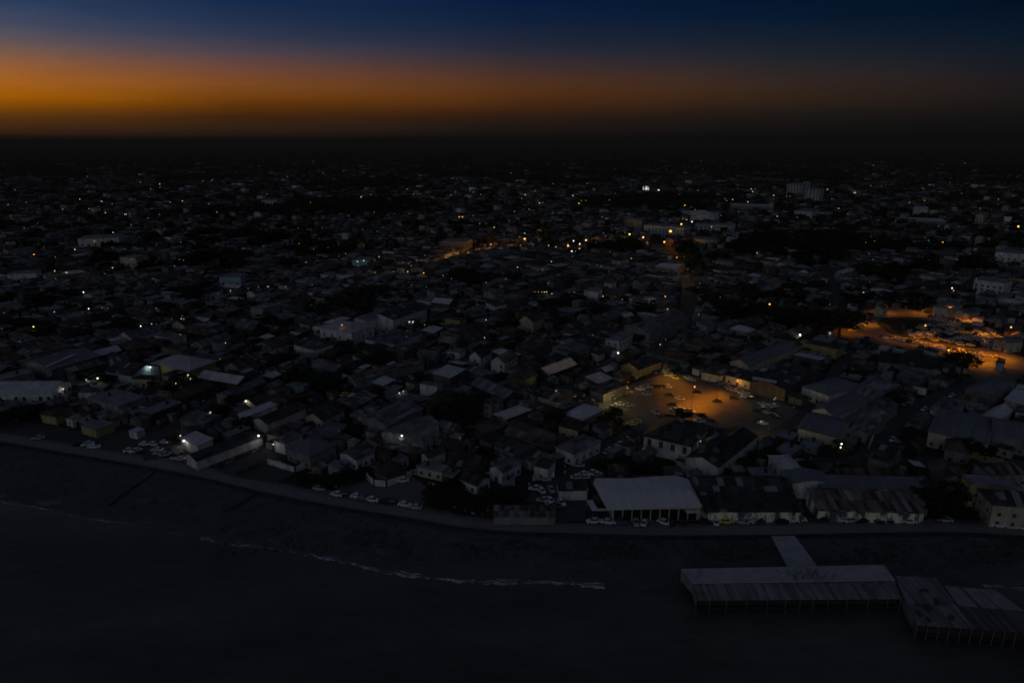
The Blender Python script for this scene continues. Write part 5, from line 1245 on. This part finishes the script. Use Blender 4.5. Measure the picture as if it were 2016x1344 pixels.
RC = {'grey': (.15, .15, .16), 'dark': (.05, .048, .047), 'rust': (.10, .065, .05), 'brown': (.085, .065, .05), 'pale': (.32, .32, .33), 'concrete': (.2, .2, .2), 'striped': (.11, .095, .085)}
WC = {'white': (.60, .59, .57), 'cream': (.46, .41, .30), 'grey': (.24, .23, .22), 'blue': (.33, .42, .46), 'brown': (.13, .10, .08), 'yellow': (.42, .34, .14), 'dwhite': (.36, .355, .35), 'dcream': (.28, .25, .19), 'dgrey': (.15, .145, .14), 'dblue': (.17, .22, .24), 'dbrown': (.09, .075, .06)}
def simple(cl, x, y, a, w, d, h, kd, rise, rc_, wc_):
    q = corners(x, y, a, w, d); m = cl.m
    for i in range(4): m.quad((*q[i], 0), (*q[(i+1) % 4], 0), (*q[(i+1) % 4], h), (*q[i], h))
    cl.fill(wc_)
    if kd == 'flat' : m.quad(*[(*p, h) for p in q])
    elif kd == 'mono': m.quad((*q[0], h), (*q[1], h), (*q[2], h+rise), (*q[3], h+rise)); m.quad((*q[3], h), (*q[2], h), (*q[2], h+rise), (*q[3], h+rise))
    else:
        l = ((q[0][0]+q[3][0])/2, (q[0][1]+q[3][1])/2); r = ((q[1][0]+q[2][0])/2, (q[1][1]+q[2][1])/2)
        if kd == 'hip': k = min(.45, d/2/w); l, r = (l[0]+(r[0]-l[0])*k, l[1]+(r[1]-l[1])*k), (r[0]+(l[0]-r[0])*k, r[1]+(l[1]-r[1])*k)
        m.quad((*q[0], h), (*q[1], h), (*r, h+rise), (*l, h+rise)); m.quad((*q[2], h), (*q[3], h), (*l, h+rise), (*r, h+rise))
        m.tri((*q[1], h), (*q[2], h), (*r, h+rise)); m.tri((*q[3], h), (*q[0], h), (*l, h+rise))
    cl.fill(rc_)
fc = Cloud(); rz_ = random.Random(99)
def tone(c, k): return tuple(v * k for v in c)
for hs in REST:
    dep, x, y, a, w, d, h, kd, rise, rf, wl = hs
    simple(fc, x, y, a, w, d, h, kd, rise, tone(RC[rf[0]], rz_.uniform(.6, 1.2)), tone(WC[wl[0]], rz_.uniform(.4, 1.1)))
def wooded(x, y):
    return math.sin(x*.0061 + 2.1*math.sin(y*.0023)) * math.sin(y*.0047 + 1.7*math.sin(x*.0031)) 
tr = MB()
def blob(x, y, r, h, n=16):
    for _ in range(n):
        a = rz_.uniform(0, 6.28); u = rz_.uniform(0, 1)**.5; px_, py_ = x + r*u*math.cos(a), y + r*u*math.sin(a); pz = h * (.35 + .6 * math.sqrt(max(0, 1-u*u)) * rz_.uniform(.5, 1)); s = r * rz_.uniform(.25, .5)
        b_ = rz_.uniform(0, 6.28); t = (math.cos(b_)*s, math.sin(b_)*s, rz_.uniform(-.4, .4)*s); w = (-math.sin(b_)*s*.4, math.cos(b_)*s*.4, s*.7)
        tr.quad((px_-t[0]-w[0], py_-t[1]-w[1], pz-t[2]-w[2]), (px_+t[0]-w[0], py_+t[1]-w[1], pz+t[2]-w[2]), (px_+t[0]*.8+w[0], py_+t[1]*.8+w[1], pz+t[2]+w[2]), (px_-t[0]*.8+w[0], py_-t[1]*.8+w[1], pz-t[2]+w[2]))
for x, y, q in FARTREES: blob(x, y, q, rz_.uniform(8, 12), 40)
yy = YMAX - 20.0
while yy < 9000:
    step = 10.5 + max(0, yy - 800) * .0095; xx = -.84 * yy - 40
    while xx < .84 * yy + 40:
        x = xx + rz_.uniform(-.35, .35)*step; y = yy + rz_.uniform(-.35, .35)*step; xx += step
        wd = wooded(x, y) + .25*math.sin(x*.021)*math.sin(y*.017); dens = .92 - max(0, yy - 1500) / 12000
        px, py, dep = proj(x, y)
        if onstreet(x, y, 5) or not free(x, y, 0, 10, 10): continue
        haze_fade = math.exp(-max(0, y - 900) / 6000)  # darkens roof colour with distance, haze painted into the tone
        if wd > .56 + rz_.uniform(-.2, .2) or rz_.random() > dens:
            if rz_.random() < .62: blob(x, y, step*rz_.uniform(.5, .85), rz_.uniform(6, 11) + yy*.001, 14 if yy < 1800 else 6)
            continue
        a = dangle(px, 500) + R(rz_.gauss(0, 6)) + (math.pi/2 if rz_.random() < .4 else 0); w = rz_.uniform(.55, 1.0)*step; d = rz_.uniform(.45, .75)*step
        kd = rz_.choices(['gable', 'hip', 'flat', 'mono'], [40, 25, 15, 20])[0]; h = rz_.uniform(2.6, 4.4) + (rz_.choice([3, 6]) if rz_.random() < .08 else 0) + yy*.0006
        simple(fc, x, y, a, w, d, h, kd, min(w, d)*.2, tone(RC[pick(RW)[0]], rz_.uniform(.5, 1.3)*haze_fade), tone(WC[pick(WW)[0]], rz_.uniform(.15, 1.4)**1.6*(1.0 if y < 1500 else 1.35)))
    yy += step
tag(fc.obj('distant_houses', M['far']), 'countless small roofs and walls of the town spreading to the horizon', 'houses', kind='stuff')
tag(tr.obj('distant_trees', [M['leaf']]), 'dark tree masses between the far roofs of the town', 'trees', kind='stuff')
# clutter: boards, crates, tarpaulins, drums in yards and lanes
cc = Cloud(); rj = random.Random(31)
for _ in range(15000):
    y = math.sqrt(rj.uniform(198**2, 520**2)); x = rj.uniform(-.80, .80) * y
    if seaside(x, y, 2.5) or onstreet(x, y, -1) or any(inpoly(x, y, op) for op in OPEN): continue
    s = rj.uniform(.3, 1.3); a = rj.uniform(0, 3.1); w, d, h = s*rj.uniform(.6, 2.2), s*rj.uniform(.4, 1.2), s*rj.uniform(.2, 1.1)
    if not free(x, y, a, w, d): continue
    c = rj.choice([(.5, .5, .5), (.08, .07, .06), (.15, .12, .09), (.25, .25, .27), (.10, .20, .25), (.04, .04, .04), (.3, .1, .06), (.6, .6, .58)])
    simple(cc, x, y, a, w, d, h, rj.choice(['flat', 'mono']), h*.3, tone(c, rj.uniform(.6, 1)), tone(c, rj.uniform(.4, .9)))
tag(cc.obj('yard_clutter', M['far']), 'boards crates drums and scrap lying in yards between the houses', 'clutter', kind='stuff')

# roof tanks and poles
tk = MB(); tk.tube((0, 0, .25), (0, 0, 1.4), .6, .6, 12); tk.tube((0, 0, 1.4), (0, 0, 1.65), .6, .25, 12)
for s in (-.4, .4): tk.box(s-.08, s+.08, -.5, .5, 0, .25)
TKM = tk.mesh('water_tank', [M['tank']]); n = 0
for (x, y, z, a, w, d) in FLATROOF[:55]:
    o = link('water_tank', TKM, None, (x + math.cos(a)*w*.22, y + math.sin(a)*w*.22, z), a); later(o, 'black plastic water tank on a flat roof', 'tank', x, y, 'black water tanks on flat roofs')
pm = MB(); pm.tube((0, 0, 0), (0, 0, 8.5), .14, .09, 7); pm.box(-.9, .9, -.05, .05, 7.9, 8.02)
for s in (-.8, 0, .8): pm.tube((s, 0, 8.02), (s, 0, 8.2), .05, k=5)
PMM = pm.mesh('utility_pole', [M['timber']])
for gp, w_ in STG:
    for a, b in zip(gp, gp[1:]):
        l = math.hypot(b[0]-a[0], b[1]-a[1]); an = math.atan2(b[1]-a[1], b[0]-a[0])
        for i in range(int(l // 38)):
            t = (i + .5) / (l/38); x = a[0]+(b[0]-a[0])*t - math.sin(an)*(w_/2-.2); y = a[1]+(b[1]-a[1])*t + math.cos(an)*(w_/2-.2)
            if y > 620: continue
            later(link('utility_pole', PMM, None, (x, y, 0), an + math.pi/2), 'thin wooden utility pole with crossarm', 'utility pole', x, y, 'utility poles along the streets')
for (px, py0, lab) in ((759, 905, 'tall thin pole beside the arched window house'), (1121, 905, 'thin dark pole at the lane above the parking yard')):
    x, y = P(px, py0); m = MB(); m.tube((0, 0, 0), (0, 0, 11), .16, .1, 8); m.box(-.6, .6, -.05, .05, 10.3, 10.42); tag(m.obj('utility_pole', [M['timber']], None, (x, y, 0)), lab, 'utility pole')

# ------------------------------------------------------------------ lamps
def lamp_light(root, loc, colr, power, falloff='LINEAR', spot=None, rad=.35):
    if spot:
        ld = bpy.data.lights.new('lamp_light', 'SPOT'); ld.spot_size = R(spot[0]); ld.spot_blend = 1.0
    else: ld = bpy.data.lights.new('lamp_light', 'POINT')
    ld.energy = power * (1.0 if falloff == 'QUADRATIC' else 2.0); ld.color = colr; ld.shadow_soft_size = rad
    if falloff:
        ld.use_nodes = True; nt = ld.node_tree; em = [n for n in nt.nodes if n.type == 'EMISSION'][0]
        lf = N(nt, 'ShaderNodeLightFalloff'); lf.inputs['Strength'].default_value = 1.0; L(nt, lf.outputs[{'LINEAR': 1, 'CONSTANT': 2, 'QUADRATIC': 0}[falloff]], em.inputs['Strength'])
    o = bpy.data.objects.new('lamp_light', ld); col.objects.link(o); o.parent = root; o.location = loc
    if spot: o.rotation_euler = (spot[1], spot[2], 0)
    return o
SOD = (1.0, .29, .006)
def street_lamp(label, px, py, h, e='Q', arm=(1.2, 1.0), power=0, colr=SOD, falloff='LINEAR', spot=None, rb=.34, double=False, lit=True):
    """px, py: foot of the pole"""
    x, y = P(px, py); root = empty('street_lamp', (x, y, 0)); tag(root, label, 'street lamp')
    m = MB(); m.tube((0, 0, 0), (0, 0, h), .13, .08, 8); m.tube((0, 0, 0), (0, 0, .8), .2, .2, 8); m.obj('pole', [M['pole']], root)
    for s in ((1, -1) if double else (1,)):
        ax, ay = arm[0]*s, arm[1]*s
        m = MB(); m.tube((0, 0, h-.1), (ax, ay, h+.25), .06, k=6); m.obj('arm', [M['pole']], root)
        m = MB(); m.box(ax-.45, ax+.45, ay-.2, ay+.2, h+.25, h+.4); 
        m.obj('lamp_head', [M['pole']], root)
        m = MB(); m.ball((ax, ay, h+.1), rb if lit else .16); m.obj('bulb', [EM[e] if lit else M['frame']], root)
    if power: lamp_light(root, (arm[0], arm[1], h-.35), colr, power, falloff, spot)
    return root
KL = 1.0
street_lamp('lit orange street lamp in the middle of the car park', 1361, 803, 10, 'Q', (1.2, 1.6), 50*KL, falloff='CONSTANT', spot=(142, 0, 0), rb=.42)
street_lamp('unlit double armed street lamp in the left half of the car park', 1253, 826, 9.5, lit=False, arm=(1.6, 0), double=True)
street_lamp('unlit double armed street lamp at the right of the car park', 1478, 823, 8, lit=False, arm=(1.6, 0), double=True)
street_lamp('tall street lamp at the lower right corner of the plaza', 1967, 705, 10, 'O', (1.0, .6), 620*KL, lit=True, rb=.16, spot=(152, 0, R(12)))
street_lamp('slim street lamp on the curb between plaza and avenue', 1944, 692, 9, lit=False, arm=(-1, .4))
street_lamp('lit orange street lamp at the right end of the plaza', 1986, 672, 9, 'Q', (0, .6), 330*KL, rb=.5, spot=(145, R(-15), R(-10)))
street_lamp('orange street lamp inside the dark plaza island', 1819, 662, 7, 'Q', (0, .5), 190*KL, rb=.5, spot=(150, 0, 0))
street_lamp('small orange lamp at the back corner of the car park', 1236, 772, 5, 'O', (0, .5), 30*KL, colr=(1, .5, .08), rb=.22)
street_lamp('dim yellow lamp at the left end of the car park', 1207, 800, 5.5, 'Y', (0, .5), 60*KL, colr=(1, .70, .20), rb=.2)
street_lamp('lamp at the upper left rim of the car park', 1308, 748, 8, 'o', (0, -.5), 18*KL, falloff='CONSTANT', colr=(1, .42, .02), rb=.2, spot=(125, 0, R(-10)))
street_lamp('faint yellow lamp below the right corner of the car park', 1512, 862, 4.5, 'y', (0, .4), 14*KL, colr=(1, .9, .42), rb=.12)
street_lamp('low yellow lamp at the right rim of the car park', 1482, 806, 4, 'y', (0, .4), 12*KL, colr=(1, .8, .35), rb=.12)
street_lamp('added slim lamp at the back middle of the car park', 1412, 783, 9, 'o', (0, .5), 36*KL, falloff='CONSTANT', rb=.12, spot=(134, 0, 0))  # lamp added to carry the orange pool further back
street_lamp('added slim lamp left behind the lit car park lamp', 1330, 768, 9, 'o', (0, .5), 22*KL, falloff='CONSTANT', rb=.12, spot=(130, 0, 0), colr=(1, .34, .01))  # another added lamp, widens the pool to the left
for lab, px, py, pw in (('added orange lamp by the stalls at the top of the plaza', 1908, 638, 300), ('added orange lamp among the cars at the top of the plaza', 1870, 624, 300), ('added orange lamp near the left end of the plaza', 1708, 640, 330), ('added orange lamp by the small house at the far left of the plaza', 1745, 617, 240),
        ('added orange lamp on the curb above the car rows, left one', 1775, 668, 300), ('added orange lamp on the curb above the car rows, middle one', 1838, 681, 380), ('added orange lamp on the curb above the car rows, right one', 1898, 694, 480), ('added orange lamp where the plaza meets the lower road', 1930, 716, 560),
        ('added orange lamp right of the dark island', 1945, 664, 380), ('added orange lamp at the back edge of the plaza', 1812, 618, 260), ('added dim orange lamp left of the island tip', 1672, 655, 160)):
    street_lamp(lab, px, py, 9, 'o', (0, .4), pw, rb=.12, spot=(152, 0, 0))  # added lamps with tiny bulbs, evening out the plaza light
def wall_lamp(label, px, py, z, e, power, colr, rb=.3, falloff='QUADRATIC'):
    x, y = P(px, py, z); x, y, z = clear_of(x, y, z, 25); root = empty('wall_lamp', (x, y, z)); tag(root, label, 'lamp')
    m = MB(); m.tube((0, .9, .1), (0, .1, .25), .05, k=5); m.tube((0, 0, .22), (0, 0, .4), .3, .12, 8); m.obj('bracket', [M['pole']], root)
    m = MB(); m.ball((0, 0, 0), rb); m.obj('bulb', [EM[e]], root)
    if power: lamp_light(root, (0, -.5, -.3), colr, power * (1.5 if falloff == 'QUADRATIC' else 1), falloff)
COOL = (.85, 1.0, .88); WARM = (1, .85, .6)
wall_lamp('orange wall lamp over the bright wall behind the car park', 1452, 749, 3.7, 'Q', 34, (1, .38, .03), .3, 'LINEAR')
wall_lamp('white lamp on the gable of the pale green house at left', 296, 722, 5.6, 'X', 90, COOL, .38)
wall_lamp('white lamp on the small white shed at left', 192, 744, 4.2, 'X', 80, COOL, .38)
wall_lamp('small white lamp at the corner of the small white shed', 170, 747, 3.0, 'W', 12, COOL, .3)
wall_lamp('yellowish lamp at the right corner of the yellow walled house', 370, 738, 4.2, 'X', 70, (1, .9, .4), .3)
wall_lamp('second yellowish lamp below the yellow walled house', 375, 745, 2.4, 'W', 12, (1, .9, .4), .25)
wall_lamp('low lamp by the drive of the yellow walled house', 346, 754, 2.4, 'W', 10, (1, .95, .7), .3)
wall_lamp('lamp under the gable of the long pale roofed building', 124, 765, 4.0, 'W', 12, (1, .92, .7), .4)
wall_lamp('pinkish white lamp between the dark gabled rows', 484, 789, 4.5, 'X', 30, (1, .85, .85), .42)
wall_lamp('pinkish white lamp on the pole at the head of the lane', 509, 857, 5.5, 'X', 60, (1, .92, .9), .42)
wall_lamp('dim warm lamp at the left edge of the slate hipped house', 538, 874, 4.0, 'W', 14, (.9, 1, .7), .3)
wall_lamp('bright white shore lamp beside the pale square roof', 362, 867, 4.8, 'X', 60, (1, .93, .88), .45)
wall_lamp('white lamp over the cars behind the pale square roof', 355, 857, 4.0, 'W', 20, (1, .9, .75), .3)
wall_lamp('small lamp among the shore cars', 329, 869, 3.0, 'W', 14, WARM, .25)
wall_lamp('warm lamp at the far end of the shore yard', 414, 811, 4.0, 'W', 22, (1, .85, .6), .33)
wall_lamp('white lamp under the eave of the grey middle shed', 791, 857, 4.4, 'X', 34, (1, .98, .85), .4)
wall_lamp('small yellow lamp right of the middle sheds', 906, 860, 4.0, 'Y', 10, (1, .9, .4), .25)
wall_lamp('first of two tiny white lamps right of the black tree', 786, 773, 4, 'W', 8, COOL, .3)
wall_lamp('second of two tiny white lamps right of the black tree', 794, 770, 4, 'W', 6, COOL, .25)
wall_lamp('orange round lamp on the pale roof of the white corner building', 673, 639.5, 11.5, 'O', 14, (1, .42, .06), .38)
for k, (px, py, e) in enumerate(((806, 633, 'W'), (813, 633, 'W'), (828, 628, 'Y'))): wall_lamp(['left', 'middle', 'right'][k] + ' lamp under the eave of the dark hall wall', px, py, 3.5, e, 22, (.95, .92, .85), .42)
wall_lamp('bright headlight like lamp on the street above the car park', 1217, 694.5, 2.0, 'X', 20, (.95, 1, 1), .5)
wall_lamp('white lamp at the broad cream house', 1095, 769.5, 3.5, 'X', 14, (1, .98, .8), .32)
wall_lamp('pale green doorway lamp on the cream wing', 1379, 868, 4.0, 'g', 8, (.8, 1, .75), .2)
wall_lamp('bright white lamp left of the big dark tree', 1575, 659, 5, 'X', 90, (.8, 1, .92), .6)
wall_lamp('white lamp of the kiosk under the big dark tree', 1634, 655.5, 3.0, 'W', 20, (.85, 1, .9), .4)
wall_lamp('upper of two white lights in the lower right block', 1657, 873, 4.0, 'X', 16, (1, 1, .9), .38)
wall_lamp('lower of two white lights in the lower right block', 1655, 880, 3.0, 'X', 14, (1, 1, .9), .3)
wall_lamp('small white lamp on top of the straight lane wall', 1745, 812, 4.0, 'W', 8, (.9, .95, 1), .28)
wall_lamp('yellow glow lamp in the left tree', 66, 643, 5.0, 'Y', 50, (1, .85, .1), .5)
wall_lamp('yellow orange lamp at the top right street corner of the car park', 1527, 783, 3.5, 'Y', 12, (1, .75, .2), .22)
wall_lamp('dim white lamp at the right rim of the car park', 1524, 786, 2.5, 'w', 5, (.9, .95, 1), .25)
# every small light of the town, read from enlargements of the photograph (crop x, crop y, tint)
LIGHTS = [
 (0, 260, 2.88, [(377,239,'w'),(497,251,'w'),(796,284,'y'),(905,294,'W'),(854,322,'w'),(907,313,'w'),(1150,277,'y'),(1198,275,'w'),(1206,269,'w'),(452,380,'W'),(578,393,'W'),(570,392,'w'),(636,407,'y'),(355,437,'o'),(504,434,'o'),(472,428,'r'),(486,428,'r'),(598,457,'Y'),(708,466,'W'),(716,466,'W'),(470,465,'y'),(904,467,'y'),(965,397,'o'),(1034,390,'W'),(1051,407,'y'),(1184,407,'w'),(1222,416,'w'),(1230,454,'o'),(1063,492,'y'),(570,492,'o'),(106,486,'w'),(47,411,'y'),(213,516,'w'),(148,397,'w'),(84,328,'w'),(137,544,'w'),(479,564,'Y'),(641,568,'Y'),(535,618,'o'),(424,665,'O'),(192,693,'O'),(888,639,'o'),(1063,577,'w'),(1025,624,'w'),(310,786,'Y'),(373,795,'W'),(380,795,'W'),(314,708,'w'),(316,830,'w'),(639,769,'W'),(887,740,'X'),(911,735,'w'),(1018,723,'W'),(1040,725,'w'),(990,760,'y'),(473,907,'X'),(1307,899,'W'),(1520,875,'W'),(1620,876,'w'),(1801,621,'W'),(1735,737,'o'),(1695,632,'y'),(1977,475,'w'),(1857,412,'r'),(1760,399,'y'),(1512,350,'w'),(1640,446,'w'),(1270,132,'Y'),(1282,132,'Y'),(1293,132,'Y'),(1762,167,'w'),(1776,167,'w'),(1770,866,'w'),(1960,688,'w'),(1407,886,'w'),(1465,878,'y'),(1930,412,'w'),(210,142,'r'),(182,217,'r'),(1832,229,'w'),(1628,252,'w'),(910,313,'w'),(840,487,'w'),(743,527,'w')]),
 (650, 260, 2.88, [(507,110,'w'),(760,118,'y'),(770,118,'y'),(413,207,'Y'),(432,206,'w'),(208,233,'w'),(219,233,'w'),(1026,232,'w'),(1026,258,'W'),(1058,275,'w'),(1264,293,'w'),(1457,291,'w'),(437,323,'w'),(175,368,'Y'),(180,364,'y'),(231,354,'y'),(473,351,'w'),(684,356,'y'),(711,339,'w'),(812,340,'y'),(854,354,'y'),(905,343,'w'),(1086,376,'y'),(1106,355,'Y'),(1163,331,'w'),(1211,358,'r'),(1377,360,'Y'),(1411,403,'O'),(1450,388,'y'),(1425,388,'y'),(1187,402,'Y'),(1205,400,'y'),(1584,385,'y'),(1616,348,'r'),(1495,323,'w'),(732,480,'O'),(750,480,'O'),(812,474,'w'),(105,474,'w'),(250,455,'w'),(848,519,'W'),(858,519,'W'),(884,520,'w'),(921,538,'W'),(930,539,'Y'),(905,550,'w'),(1045,450,'w'),(1128,436,'y'),(1260,457,'w'),(1542,481,'w'),(1562,490,'w'),(1573,489,'w'),(1103,604,'Q'),(1074,592,'y'),(1104,573,'W'),(1229,577,'w'),(911,636,'O'),(848,661,'o'),(698,665,'y'),(1031,640,'o'),(1081,641,'o'),(1151,638,'w'),(1239,642,'Y'),(1280,651,'W'),(1349,643,'Q'),(1348,631,'y'),(1380,616,'X'),(1442,594,'w'),(1451,612,'Q'),(1471,594,'W'),(1415,633,'X'),(1414,660,'O'),(1370,674,'X'),(1391,675,'w'),(1550,571,'w'),(1561,590,'w'),(1587,604,'w'),(1673,569,'w'),(1698,578,'Q'),(1775,596,'Q'),(1895,622,'Q'),(1935,538,'y'),(1708,715,'W'),(1537,760,'w'),(1254,734,'W'),(1203,777,'w'),(1062,765,'W'),(254,795,'o'),(360,790,'y'),(440,790,'Y'),(530,798,'O'),(640,812,'o'),(413,738,'w'),(447,744,'w'),(277,706,'W'),(190,728,'g'),(155,733,'g'),(160,757,'y'),(490,728,'y'),(995,831,'y'),(884,853,'y'),(1237,856,'y'),(1160,905,'y'),(1180,905,'o'),(1200,906,'o'),(1215,906,'Y'),(1228,905,'Y'),(1257,915,'W'),(1385,908,'y'),(1547,930,'Y'),(1656,948,'o'),(1900,930,'O'),(1795,322,'X'),(1783,322,'W'),(1806,324,'W'),(1799,312,'W'),(1864,328,'X'),(1858,330,'W'),(1886,341,'w'),(460,756,'y')]),
 (1316, 260, 2.88, [(890,153,'Y'),(1026,137,'w'),(1163,189,'y'),(1310,150,'Y'),(1323,135,'w'),(1163,120,'y'),(1708,148,'y'),(1682,176,'w'),(183,162,'r'),(216,158,'r'),(168,330,'y'),(470,322,'Y'),(491,322,'w'),(478,337,'Y'),(364,382,'W'),(330,388,'y'),(321,378,'y'),(450,395,'Y'),(93,415,'O'),(94,451,'w'),(152,440,'w'),(597,358,'Y'),(670,363,'w'),(688,362,'w'),(901,327,'X'),(897,330,'X'),(1054,343,'Y'),(1060,344,'W'),(1147,304,'y'),(1492,296,'w'),(927,379,'w'),(965,432,'W'),(398,450,'w'),(297,471,'w'),(244,484,'W'),(203,461,'y'),(133,508,'X'),(103,497,'W'),(81,491,'o'),(73,521,'Q'),(617,477,'W'),(730,483,'w'),(894,486,'W'),(981,519,'W'),(1017,463,'y'),(1205,526,'o'),(972,570,'w'),(757,607,'w'),(1119,625,'w'),(1167,619,'W'),(1261,598,'W'),(1285,609,'o'),(1331,642,'w'),(1475,613,'w'),(1556,624,'O'),(1984,534,'Q'),(1644,535,'w'),(1366,399,'o'),(1452,387,'o'),(1871,380,'y'),(1767,432,'y'),(48,710,'O'),(503,685,'W'),(1138,690,'w'),(1160,723,'w'),(1477,726,'w'),(1636,722,'w'),(1106,908,'Y'),(1608,884,'X'),(1617,898,'Y'),(1745,829,'w'),(177,857,'w'),(293,937,'O'),(574,975,'Q'),(915,975,'y'),(245,537,'W')]),
 (0, 560, 3.952, [(650,60,'W'),(690,187,'X'),(795,180,'o'),(838,183,'w'),(423,211,'W'),(30,220,'w'),(13,343,'w'),(155,443,'w'),(1095,322,'X'),(1180,305,'W'),(1215,305,'w'),(1415,243,'w'),(1410,265,'W'),(1430,268,'W'),(1335,268,'w'),(1405,388,'o'),(1755,453,'W'),(1793,48,'w'),(1217,183,'w'),(1712,577,'y')]),
 (450, 560, 3.952, [(307,12,'W'),(1525,313,'o'),(1385,405,'w'),(860,1130,'w')]),
 (900, 560, 3.952, [(225,275,'W'),(225,292,'w'),(213,412,'W'),(1055,390,'w'),(1580,465,'Y'),(1622,427,'w'),(1637,190,'Y'),(1325,800,'O'),(1880,232,'o'),(1370,645,'o')]),
]
TINT = {'w': 'faint white', 'W': 'white', 'X': 'bright white', 'y': 'faint yellow', 'Y': 'yellow', 'o': 'dim orange', 'O': 'orange', 'Q': 'bright orange', 'r': 'small red', 'g': 'pale green'}
SIZE = {'w': .50, 'W': .60, 'X': .80, 'y': .50, 'Y': .60, 'o': .55, 'O': .70, 'Q': .95, 'r': .55, 'g': .7}
seen = []
for ox, oy, s, lst in LIGHTS:
    for cx_, cy_, e in lst:
        px, py = cx_/s + ox, cy_/s + oy
        if any((px-a)**2 + (py-b)**2 < 4 for a, b in seen): continue
        seen.append((px, py)); z = 7.5 if py > 400 else 11.0; x, y = P(px, py, z); x, y, z = clear_of(x, y, z); dep = proj(x, y, z)[2]
        rb = SIZE[e] * dep / 683 * (.68 if e in 'XWw' else .85)      # ball enlarged with distance, the lamp's glow put into its size
        rb = min(rb, 9.0)
        m = MB(); m.tube((0, 0, 0), (0, 0, z), .14, .09, 6, 0); m.box(-.3, .3, -.12, .12, z, z+.1, 0); m.ball((0, 0, z-rb*.2), rb, 1)
        o = m.obj('street_lamp', [M['pole'], EM[e]], None, (x, y, 0)); later(o, TINT[e] + ' light', 'street lamp', x, y, 'small lights scattered over the dark town')
        if e in 'XWYO' and dep < 640:
            lamp_light(o, (0, -.4 - rb, z - rb), (1, .7, .3) if e in 'YO' else (.88, .97, 1), 22 if e == 'X' else 12, 'QUADRATIC', rad=.3)
        elif e in 'XQ' and dep < 1400:
            lamp_light(o, (0, -.5 - rb, z - rb), (1, .40, .05) if e == 'Q' else (.9, .95, 1), 120 if e == 'Q' else 50, 'QUADRATIC', rad=.5)
rl = random.Random(555)
for _ in range(190):  # faint lights added at random places to thicken the carpet of lights
    px, py = rl.uniform(0, 2016), 296 + 270 * rl.random() ** 1.5; e = rl.choice('wwwwyyo'); z = 5.0; x, y = P(px, py, z)
    if onstreet(x, y, 3): continue
    x, y, z = clear_of(x, y, z); dep = proj(x, y, z)[2]; rb = dep / 683 * rl.uniform(.16, .34)
    m = MB(); m.tube((0, 0, 0), (0, 0, z), .12, .08, 5, 0); m.ball((0, 0, z), rb, 1)
    later(m.obj('added_light', [M['pole'], EM[e]], None, (x, y, 0)), TINT[e] + ' pinpoint', 'light', x, y, 'faint pinpoints of light added at random far across the town')
# lamps lighting the avenue and the two far orange streets
street_lamp('brightest orange avenue lamp on a tall pole', 1319, 478, 14, 'Q', (0, 1), 60, rb=1.6)
for k, (px, py, pw, c) in enumerate(((1325, 488, 55, SOD), (1336, 500, 55, SOD), (1346, 520, 25, (1, .5, .12)), (1354, 545, 22, (1, .6, .25)), (1352, 560, 18, (1, .6, .25)), (1362, 528, 12, (1, .7, .3)))):
    street_lamp('added lamp post %s down the lamp lit avenue' % ['first', 'second', 'third', 'fourth', 'fifth', 'sixth'][k], px, py, 7, 'o', (0, .5), pw*1.4, colr=c, rb=.25)  # lit bulbs added for the orange glow along the avenue
for k, (px, py, pw) in enumerate(((900, 509, 40), (920, 504, 45), (938, 500, 50), (955, 494, 34), (975, 488, 22), (1010, 484, 20), (1060, 481, 22), (1170, 478, 40))):
    street_lamp('orange lamp number %s from the left along the far orange street' % ['one', 'two', 'three', 'four', 'five', 'six', 'seven', 'eight'][k], px, py, 6, 'o', (0, .5), pw*1.8, colr=(1, .46, .08), rb=.3)
for k, (px, py, pw, c) in enumerate(((728, 543, 16, (1, .6, .3)), (790, 541, 18, (1, .75, .3)), (830, 542, 18, (1, .55, .3)), (1060, 577, 22, (1, .7, .2)), (1120, 588, 12, (1, .75, .35)), (1165, 590, 12, (1, .8, .5)), (1240, 602, 12, (1, .7, .45)), (1285, 610, 14, (1, .7, .45)))):
    street_lamp('small warm lamp %s along the middle street' % ['leftmost', 'second from left', 'third from left', 'under the yellow stalls', 'fifth from left', 'sixth from left', 'seventh from left', 'rightmost'][k], px, py, 5, 'y', (0, .5), pw*.6, colr=c, rb=.25)

# ------------------------------------------------------------------ labels that single each thing out
ORD = ['nearest', 'second nearest', 'third nearest', 'fourth nearest', 'fifth nearest', 'sixth nearest', 'seventh nearest', 'eighth nearest', 'ninth nearest', 'tenth nearest', 'eleventh nearest', 'twelfth nearest', 'thirteenth nearest', 'fourteenth nearest', 'fifteenth nearest', 'sixteenth nearest', 'seventeenth nearest', 'eighteenth nearest', 'nineteenth nearest', 'twentieth nearest']
AP = [(ph, x, y) + proj(x, y)[:2] for ph, x, y, _ in ANCHORS]
buckets = {}
for t in THINGS:
    o, look, cat, x, y = t; px, py, _ = proj(x, y)
    a = min(AP, key=lambda q: (q[3]-px)**2 + ((q[4]-py)*1.8)**2); dx, dy = px - a[3], (py - a[4]) * 1.8
    d = ('right of' if dx > 0 else 'left of') if abs(dx) > abs(dy) else ('before' if dy > 0 else 'behind')
    buckets.setdefault((look, a[0], d), []).append(((dx*dx+dy*dy), o, cat))
for (look, ph, d), l in buckets.items():
    l.sort(key=lambda q: q[0])
    for i, (_, o, cat) in enumerate(l):
        o['category'] = cat
        pre = '' if len(l) == 1 else (ORD[i] + ' ' if i < len(ORD) else 'farthest ')
        o['label'] = (pre + look + ' ' + d + ' ' + ph) if pre else (look + ' ' + d + ' ' + ph)
print('houses', len(HOUSES), 'rest', len(REST), cnt, 'cars', CARN, len(CARRECT), 'things', len(THINGS))
